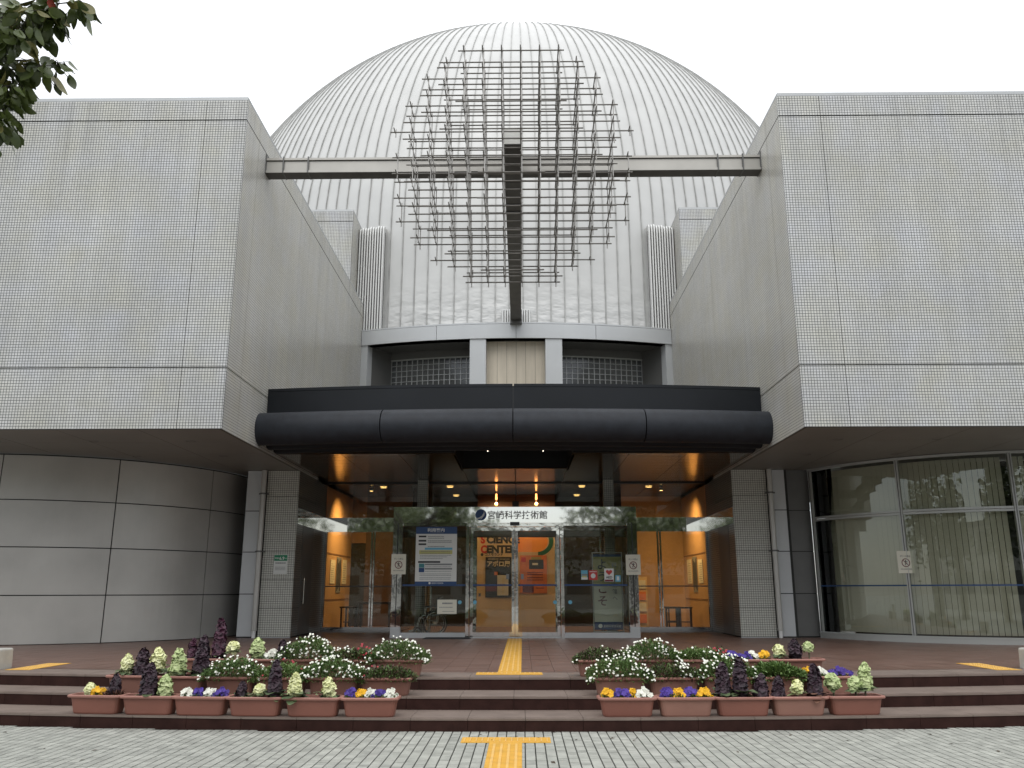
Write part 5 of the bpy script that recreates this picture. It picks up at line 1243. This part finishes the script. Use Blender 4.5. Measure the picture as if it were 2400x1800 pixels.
# ---- left group, front row
kale(*at('L', 0, 0, -0.12), 'kale_pale', 0.10, 0.052, 'small round cream kale beside orange pansies', 0.05, 'egg', None)
pansy(*at('L', 0, 0, -0.02), 'y_fl', 0.13, 'orange pansies next to a small round cream kale')
bush(*at('L', 0, 0, 0.15), 0.20, 0.16, 0.09, 'low rust-brown withered leaves in the end planter', leaf='kale_rust', nf=0, dens=700, cat='withered plant', name='withered_plant', bl=0.07)
kale(*at('L', 0, 0, 0.17), 'kale_dark', 0.17, 0.062, 'short dark kale rising out of rust-brown leaves', 0.07, 'cone', None)
kale(*at('L', 0, 1, -0.04), 'kale_dark', 0.34, 0.098, 'tall black-purple kale in the second front planter by the metal wall', 0.03, 'cone', 'kale_base', 0.11)
kale(*at('L', 0, 1, 0.14), 'kale_green', 0.215, 0.07, 'upright pale green kale touching the tall black-purple one', 0.03, 'egg', 'kale_base', 0.06)
for i, (o_, m_, w, lb) in enumerate(((-0.18, 'w_fl', 0.10, 'first white pansies beside the pale rim of the third front planter'), (-0.05, 'p_fl', 0.13, 'purple pansies between two white clumps'), (0.07, 'w_fl', 0.10, 'second white pansies between two purple clumps'), (0.21, 'p_fl', 0.16, 'purple pansies at the doors end of a white and purple row'))):
    pansy(*at('L', 0, 2, o_), m_, w, lb)
kale(*at('L', 0, 3, -0.18), 'kale_dark', 0.15, 0.06, 'small dark ragged kale left of a round pale one', 0.03, 'cone', 'kale_base', 0.06)
kale(*at('L', 0, 3, 0.02), 'kale_pale', 0.11, 0.06, 'small round cream kale between two dark ones', 0.05, 'egg', 'kale_base', 0.06)
kale(*at('L', 0, 3, 0.20), 'kale_dark', 0.36, 0.08, 'tall slim purple kale with grey-green base leaves', 0.05, 'cone', 'kale_base', 0.12)
kale(*at('L', 0, 4, -0.22), 'kale_pale', 0.25, 0.075, 'tall pointed cream kale over green leaves', 0.03, 'cone', 'kale_base', 0.13)
kale(*at('L', 0, 4, 0.16), 'kale_pale', 0.20, 0.068, 'blunt double-tiered cream kale beside the pointed one', 0.03, 'double', 'kale_base', 0.11)
for i, (o_, m_, w, lb) in enumerate(((-0.22, 'p_fl', 0.13, 'purple pansies next to the single orange clump'), (-0.11, 'y_fl', 0.10, 'orange pansies in the planter closest to the steps gap'), (0.0, 'w_fl', 0.09, 'white pansies between orange and purple ones'), (0.11, 'p_fl', 0.17, 'wide purple pansies between two white clumps near the steps gap'), (0.22, 'w_fl', 0.12, 'white pansies at the very end by the steps gap'))):
    pansy(*at('L', 0, 5, o_), m_, w, lb, 0.12)
# ---- left group, middle row
kale(*at('L', 1, 0, -0.12), 'kale_pale', 0.21, 0.07, 'cream double-ball kale at the outer end of the middle row', 0.06, 'double', 'kale_base', 0.09)
kale(*at('L', 1, 0, 0.07), 'kale_dark', 0.31, 0.10, 'dark purple conical kale between two cream ones', 0.02, 'cone', 'kale_dark', 0.09)
kale(*at('L', 1, 0, 0.27), 'kale_pale', 0.26, 0.085, 'large cream kale behind the tall black-purple kale', 0.08, 'double', 'kale_base', 0.10)
kale(*at('L', 1, 1, -0.07), 'kale_green', 0.28, 0.10, 'broad pale green kale standing alone against the floor', 0.05, 'cone', 'kale_base', 0.13)
kale(*at('L', 1, 1, 0.21), 'kale_dark', 0.30, 0.10, 'dark kale leaning over the planter next to the daisies', 0.05, 'cone', 'kale_base', 0.13)
bush(*at('L', 1, 2, 0.02), 0.70, 0.34, 0.26, 'white daisy bush in the third middle-row planter by the metal wall', nf=105, seed=1)
bush(*at('L', 1, 3, 0.0), 0.66, 0.28, 0.22, 'feathery green plant without flowers between two daisy bushes', leaf='leaf_grass', fl='r_fl', nf=7, cat='green plant', name='green_plant', seed=2, fr=0.016)
bush(*at('L', 1, 4, 0.0), 0.72, 0.34, 0.28, 'white daisy bush in front of the red-flowered plant', nf=130, seed=3)
bush(*at('L', 1, 5, 0.0), 0.66, 0.28, 0.20, 'dark leafy plant with a few pink buds beside the steps gap', leaf='mix', fl='r_fl', nf=5, cat='green plant', name='green_plant', seed=4, fr=0.015)
# ---- left group, back row
kale(*at('L', 2, 0, -0.23), 'kale_mag', 0.24, 0.065, 'magenta kale at the outer end of the back row', 0.03, 'cone', 'kale_base')
kale(*at('L', 2, 0, -0.09), 'kale_dark', 0.28, 0.085, 'dark purple kale between the magenta and the tallest one', 0.03, 'cone', 'kale_base')
kale(*at('L', 2, 0, 0.11), 'kale_mag', 0.50, 0.085, 'tallest slim purple kale with a yellow tip', 0.03, 'cone', 'kale_base')
kale(*at('L', 2, 1, -0.30), 'kale_pale', 0.12, 0.07, 'round cream kale in the back row beside the tallest purple one', 0.12, 'egg', 'kale_base', 0.05)
kale(*at('L', 2, 1, 0.03), 'kale_green', 0.22, 0.085, 'pale green kale in the back row above the white daisies', 0.06, 'egg', 'kale_base', 0.09)
pansy(*at('L', 2, 1, 0.22), 'w_fl', 0.20, 'white pansies beside the back-row pale green kale', 0.14)
kale(*at('L', 2, 2, -0.26), 'kale_dark', 0.24, 0.07, 'dark kale half hidden behind the back-row daisies', 0.02, 'cone', 'kale_base')
bush(*at('L', 2, 2, 0.06), 0.74, 0.34, 0.29, 'white daisy bush in the back row beside the half hidden dark kale', nf=125, seed=5)
bush(*at('L', 2, 3, 0.02), 0.62, 0.28, 0.17, 'dark foliage with small white flowers before the glass doors', leaf='mix', nf=26, seed=6, flx=(-0.3, 0.0), cat='green plant', name='green_plant')
bush(*at('L', 2, 3, 0.18), 0.26, 0.22, 0.22, 'red-flowered plant beside the largest daisy bush', leaf='leaf_g', fl='r_fl', nf=24, seed=7, cat='red flowers', name='red_flowers', fr=0.018, dens=600)
bush(*at('L', 2, 4, 0.0), 0.74, 0.36, 0.29, 'large white daisy bush at the steps gap in the back row', nf=120, seed=8)
# ---- right group, front row
for i, (o_, m_, w, lb) in enumerate(((-0.21, 'y_fl', 0.13, 'yellow pansies at the corner of the planter by the steps gap'), (-0.05, 'p_fl', 0.18, 'purple pansies between two yellow clumps, first planter'), (0.07, 'y_fl', 0.07, 'tiny yellow pansy clump between purple and white ones'), (0.19, 'w_fl', 0.17, 'white pansies ending the first planter past the steps gap'))):
    pansy(*at('R', 0, 0, o_), m_, w, lb, 0.12)
for i, (o_, m_, w, lb) in enumerate(((-0.18, 'p_fl', 0.16, 'purple pansies opening the second front planter'), (-0.06, 'y_fl', 0.10, 'yellow pansies between two purple clumps'), (0.07, 'p_fl', 0.16, 'purple pansies between two yellow clumps, second planter'), (0.22, 'y_fl', 0.15, 'yellow pansies closing the second front planter'))):
    pansy(*at('R', 0, 1, o_), m_, w, lb, 0.12)
kale(*at('R', 0, 2, -0.20), 'kale_dark', 0.34, 0.085, 'dark conical kale in front of the window-side daisies', 0.05, 'cone', 'kale_base', 0.11)
kale(*at('R', 0, 2, 0.0), 'kale_dark', 0.38, 0.085, 'taller dark kale with withered yellow leaf, middle of three', 0.06, 'cone', 'kale_base', 0.13)
kale(*at('R', 0, 2, 0.22), 'kale_dark', 0.26, 0.08, 'short stout dark kale drooping over the planter rim', 0.0, 'cone', None)
kale(*at('R', 0, 3, -0.20), 'kale_dark', 0.235, 0.075, 'stout dark kale next to a round cream one', 0.0, 'cone', None)
kale(*at('R', 0, 3, 0.01), 'kale_pale', 0.13, 0.06, 'round cream kale on a bent stem between two dark ones', 0.07, 'egg', 'kale_green', 0.05)
kale(*at('R', 0, 3, 0.21), 'kale_dark', 0.33, 0.085, 'tall dark kale with yellowed base leaves', 0.04, 'cone', 'kale_rust', 0.11)
kale(*at('R', 0, 4, -0.22), 'kale_green', 0.14, 0.075, 'pale green kale on a bare stalk, outermost left of three', 0.12, 'egg', 'kale_base', 0.05)
kale(*at('R', 0, 4, 0.03), 'kale_green', 0.14, 0.068, 'lower pale green kale in the middle of three on stalks', 0.09, 'egg', 'kale_base', 0.06)
kale(*at('R', 0, 4, 0.15), 'kale_green', 0.27, 0.075, 'tallest pale green kale at the window end of the front row', 0.11, 'cone', 'kale_base', 0.08)
# ---- right group, middle row
bush(*at('R', 1, 0, 0.0), 0.74, 0.36, 0.28, 'white daisy bush hanging over the planter past the steps gap', nf=115, seed=9)
bush(*at('R', 1, 1, 0.0), 0.64, 0.28, 0.20, 'thin dark plant with white sprays between daisy bushes', leaf='mix', nf=34, seed=10, flx=(0.05, 0.2), cat='green plant', name='green_plant')
bush(*at('R', 1, 2, 0.0), 0.70, 0.34, 0.27, 'white daisy bush behind the three dark kale', nf=115, seed=11)
bush(*at('R', 1, 3, 0.0), 0.66, 0.26, 0.19, 'fine green grassy plant with no flowers on the window side', leaf='leaf_grass', nf=0, seed=12, cat='green plant', name='green_plant', bl=0.07, dens=2200)
for i, (o_, m_, w, lb) in enumerate(((-0.22, 'y_fl', 0.10, 'yellow pansies beside the tall dark kale, middle row'), (-0.05, 'w_fl', 0.13, 'white pansies between yellow and purple, middle row end'), (0.16, 'p_fl', 0.26, 'wide purple pansies at the window end of the middle row'))):
    pansy(*at('R', 1, 4, o_), m_, w, lb, 0.13)
# ---- right group, back row
bush(*at('R', 2, 0, 0.0), 0.68, 0.28, 0.20, 'dark leafy plant with reddish tips just past the tactile strip', leaf='mix', nf=8, seed=13, cat='green plant', name='green_plant')
bush(*at('R', 2, 1, 0.0), 0.74, 0.34, 0.25, 'white daisy bush in the back row before the welcome banner', nf=115, seed=14)
bush(*at('R', 2, 2, 0.0), 0.64, 0.28, 0.20, 'loose green plant with scattered white flowers, window-side back row', leaf='leaf_grass', nf=24, seed=15, cat='green plant', name='green_plant')
bush(*at('R', 2, 2, 0.28), 0.20, 0.2, 0.21, 'small red-flowered plant next to purple pansies', leaf='mix', fl='r_fl', nf=16, seed=16, cat='red flowers', name='red_flowers', fr=0.017, dens=600)
for i, (o_, m_, w, lb) in enumerate(((-0.20, 'p_fl', 0.17, 'purple pansies next to the small red flowers'), (-0.04, 'p_fl', 0.12, 'second purple pansies beside the white clump, back row'), (0.08, 'w_fl', 0.12, 'white pansies between purple and yellow, back row'), (0.21, 'y_fl', 0.15, 'yellow pansies beside the round cream kale, back row'))):
    pansy(*at('R', 2, 3, o_), m_, w, lb, 0.13)
kale(*at('R', 2, 4, -0.23), 'kale_pale', 0.13, 0.065, 'round cream kale closest to the yellow pansies, back row', 0.07, 'egg', 'kale_base', 0.07)
kale(*at('R', 2, 4, -0.03), 'kale_dark', 0.24, 0.08, 'dark purple kale between two pale ones in the back row', 0.02, 'double', 'kale_dark', 0.08)
kale(*at('R', 2, 4, 0.15), 'kale_green', 0.09, 0.06, 'small open pale kale on a long stalk, end of the back row', 0.14, 'egg', None)

# ================================================================== trees
def leafshape(L, w):
    b = MB(); rowsn = 6; vs = []
    for k in range(rowsn+1):
        q = k/rowsn; ww = w*sin(pi*min(1, q*0.93+0.03))**0.8*(1-0.25*q); z = -0.10*L*sin(q*pi)+0.05*L*q*q
        vs += [(q*L, -ww, z+0.12*ww), (q*L, 0, z), (q*L, ww, z+0.12*ww)]
    b.add(vs, [(3*k+j, 3*k+j+1, 3*k+j+4, 3*k+j+3) for k in range(rowsn) for j in range(2)], 0, True)
    b.add([(-0.025, 0.0012, 0.0), (0.01, 0.0012, 0), (0.01, -0.0012, 0), (-0.025, -0.0012, 0)], [(0, 1, 2, 3)])
    return b
tr = thing('leafy_tree', 'broadleaf tree with drooping dark green leaves in front of the tiled wing', 'tree', (-4.6, 4.3, 0))
lm = []
for mk in ('tree_leaf', 'tree_leaf', 'tree_leaf_yellow', 'tree_leaf_red'):
    o = leafshape(0.112, 0.036).build('leaf', M[mk], tr, recalc=False); lm.append(o.data); bpy.data.objects.remove(o)
MB().tube([(0, 0, 0), (0.03, 0.02, 1.2), (-0.03, 0.05, 2.4), (0.05, 0.0, 3.4)], [0.15, 0.125, 0.11, 0.09], 12).build('trunk', M['bark'], tr)
rd = random.Random(21)
base = Vector((0.05, 0.0, 3.4)); TO = Vector((-4.6, 4.3, 0))
ends = [(-2.52, 4.45, 5.02), (-2.42, 4.5, 5.08), (-2.60, 4.5, 4.62), (-2.72, 4.4, 4.42), (-2.86, 4.45, 4.25), (-2.98, 4.4, 4.14), (-2.70, 4.8, 4.85), (-2.85, 4.2, 4.6), (-3.0, 4.7, 4.45), (-2.62, 4.3, 4.85), (-3.0, 4.3, 4.9), (-3.2, 4.5, 4.3), (-2.75, 4.6, 5.0), (-2.9, 4.35, 4.75), (-2.8, 4.45, 4.65), (-3.05, 4.5, 4.65), (-2.95, 4.3, 4.35), (-3.02, 4.5, 4.2), (-2.58, 4.5, 4.95), (-2.68, 4.35, 4.72), (-2.74, 4.5, 4.50), (-2.78, 4.45, 4.32), (-2.76, 4.4, 4.20), (-2.84, 4.5, 4.08), (-2.86, 4.4, 4.5), (-2.9, 4.6, 4.28)]
lf = []
def place_leaf(p, dirv, k=None):
    q = Vector(dirv).normalized().to_track_quat('X', 'Z') @ Quaternion((1, 0, 0), rd.uniform(-1.6, 1.6))
    lf.append((Vector(p), q, rd.uniform(0.72, 1.15), rd.choice((0, 1, 0, 1, 0, 1, 2)) if k is None else k))
br = MB()
for i, e in enumerate(ends):
    e = Vector(e)-TO-Vector((0.15, 0, 0))
    mid = base.lerp(e, 0.5)+Vector((0, 0, 0.55+rd.uniform(-.1, .2)))
    p_prev = base; pts_ = []
    for s in range(11):
        u = s/10; p = base.lerp(mid, u).lerp(mid.lerp(e, u), u); pts_.append(p)
    br.tube(pts_, [0.035*(1-u/10)**1.3+0.003 for u in range(11)], 6)
    for s in range(4, 11):
        if pts_[s].x < 1.25: continue
        for k in range(7 if s < 9 else 11):
            side = Vector((rd.uniform(-1, 1), rd.uniform(-1, 1), rd.uniform(-0.9, 0.2))).normalized()
            tw = pts_[s]+side*rd.uniform(0.05, 0.13)
            br.cyl(pts_[s], tw, 0.0022, 0.0012, n=4)
            place_leaf(tw, side+Vector((0, 0, -rd.uniform(0.5, 1.6))))
            place_leaf(pts_[s].lerp(tw, 0.5), side+Vector((rd.uniform(-.4, .4), rd.uniform(-.4, .4), -rd.uniform(0.2, 1.0))))
place_leaf(Vector((-2.66, 4.35, 4.98))-TO, (0.2, 0, -1), 3)
for i in range(6): # large boughs of the hidden crown
    a = pi*0.62+i*0.42; e = base+Vector((cos(a)*1.9, sin(a)*1.6, 1.6+0.4*(i % 3))); br.tube([base, base.lerp(e, .5)+Vector((0, 0, .2)), e], [0.06, 0.035, 0.01], 7)
br.build('branches', M['bark'], tr)
lf.sort(key=lambda q: -q[0].x)
big = MB(); nparts = 0
for i, (p, q, s, k) in enumerate(lf):
    if i < 299 or k == 3:
        o = inst('leaf', lm[k], tr, p); o.rotation_mode = 'QUATERNION'; o.rotation_quaternion = q; o.scale = (s, s, s)
    else:
        leafquad(big, p, q @ Vector((1, 0, 0)), (q @ Vector((0, 0, 1))), 0.1*s, 0.03*s)
for i in range(3800):
    u = Vector((rd.gauss(0, 1), rd.gauss(0, 1), rd.gauss(0, 1))).normalized()*rd.uniform(0.35, 1)**0.5
    p = Vector((u.x*1.75-0.35, u.y*1.8-0.1, 5.6+u.z*1.35))
    if p.x > 1.1 and p.z < 5.2: continue
    leafquad(big, p, (rd.uniform(-1, 1), rd.uniform(-1, 1), rd.uniform(-1.2, 0.2)), (rd.uniform(-1, 1), rd.uniform(-1, 1), 0.3), 0.1, 0.032, 0, 0.1)
o = big.build('crown', M['tree_leaf'], tr, recalc=False)

def far_tree(x, y, h, rad, label, seed):
    t = thing('street_tree', label, 'tree', (x, y, 0), group='trees across the plaza reflected in the steel and glass')
    r = random.Random(seed)
    b = MB().tube([(0, 0, 0), (0.1, 0, h*0.3), (0, 0.1, h*0.5)], [0.28, 0.22, 0.16], 10)
    b.build('trunk', M['bark'], t)
    b = MB()
    for i in range(8):
        a = i*0.8; b.tube([(0, 0.1, h*0.42), (cos(a)*rad*0.4, sin(a)*rad*0.4, h*0.6), (cos(a)*rad*0.8, sin(a)*rad*0.8, h*(0.66+0.05*(i % 3)))], [0.11, 0.06, 0.02], 6)
    b.build('limbs', M['bark'], t)
    b = MB(); cl2 = [(Vector((r.gauss(0, .45)*rad, r.gauss(0, .45)*rad, h*0.58+r.gauss(0, .45)*h*0.28)), r.uniform(.25, .5)*rad) for _ in range(26)]
    for c, q in cl2:
        for k in range(170):
            u = Vector((r.gauss(0, 1), r.gauss(0, 1), r.gauss(0, .7))).normalized()*q*r.random()**0.4
            leafquad(b, c+u, (r.uniform(-1, 1), r.uniform(-1, 1), r.uniform(-1, .5)), (r.uniform(-1, 1), r.uniform(-1, 1), 1), 0.32, 0.11)
    b.build('crown', M['tree_leaf'], t, recalc=False)
FT = ((-20, -9, 10, 4.4, 'tall leafy tree furthest out beyond the metal-wall side'), (-12.5, -7, 10.5, 4.4, 'round leafy tree across the plaza on the far metal-wall side'), (-5.5, -10, 9, 3.8, 'leafy tree across the plaza reflected beside the emblem'),
      (6.6, -11, 9.5, 4.0, 'leafy tree across the plaza reflected in the banner-side steel fascia'), (11.5, -7, 10, 4.3, 'leafy tree across the plaza on the far window side'), (9.6, -14, 10, 4.0, 'leafy tree across the plaza standing behind the window-side pair'), (-9.4, -14, 10, 4.0, 'leafy tree across the plaza standing behind the metal-wall-side pair'), (19, -9, 10.5, 4.6, 'tall leafy tree furthest out beyond the window side'))
for i, (x, y, h, r_, lb) in enumerate(FT): far_tree(x, y, h, r_, lb, 50+i)
t = thing('office_block', 'long low grey building across the plaza seen only in reflections', 'building', (0, -34, 0))
MB().box(-34, 34, -10, 0, 0, 6.2).build('wall', M['grey_panel'], t)
for j in range(2):
    for i in range(22): MB().box(-32+i*3, -30+i*3, -0.02, 0.04, 1.2+j*2.9, 2.9+j*2.9).build('window', M['dark_panel'], t)
MB().box(-34.3, 34.3, -10.3, 0.3, 6.2, 6.6).build('parapet', M['dark_panel'], t)
for k_ in ('plaza', 'steps', 'terr'):
    o = globals()[k_]
    for p in ('label', 'category'):
        if p in o: del o[p]
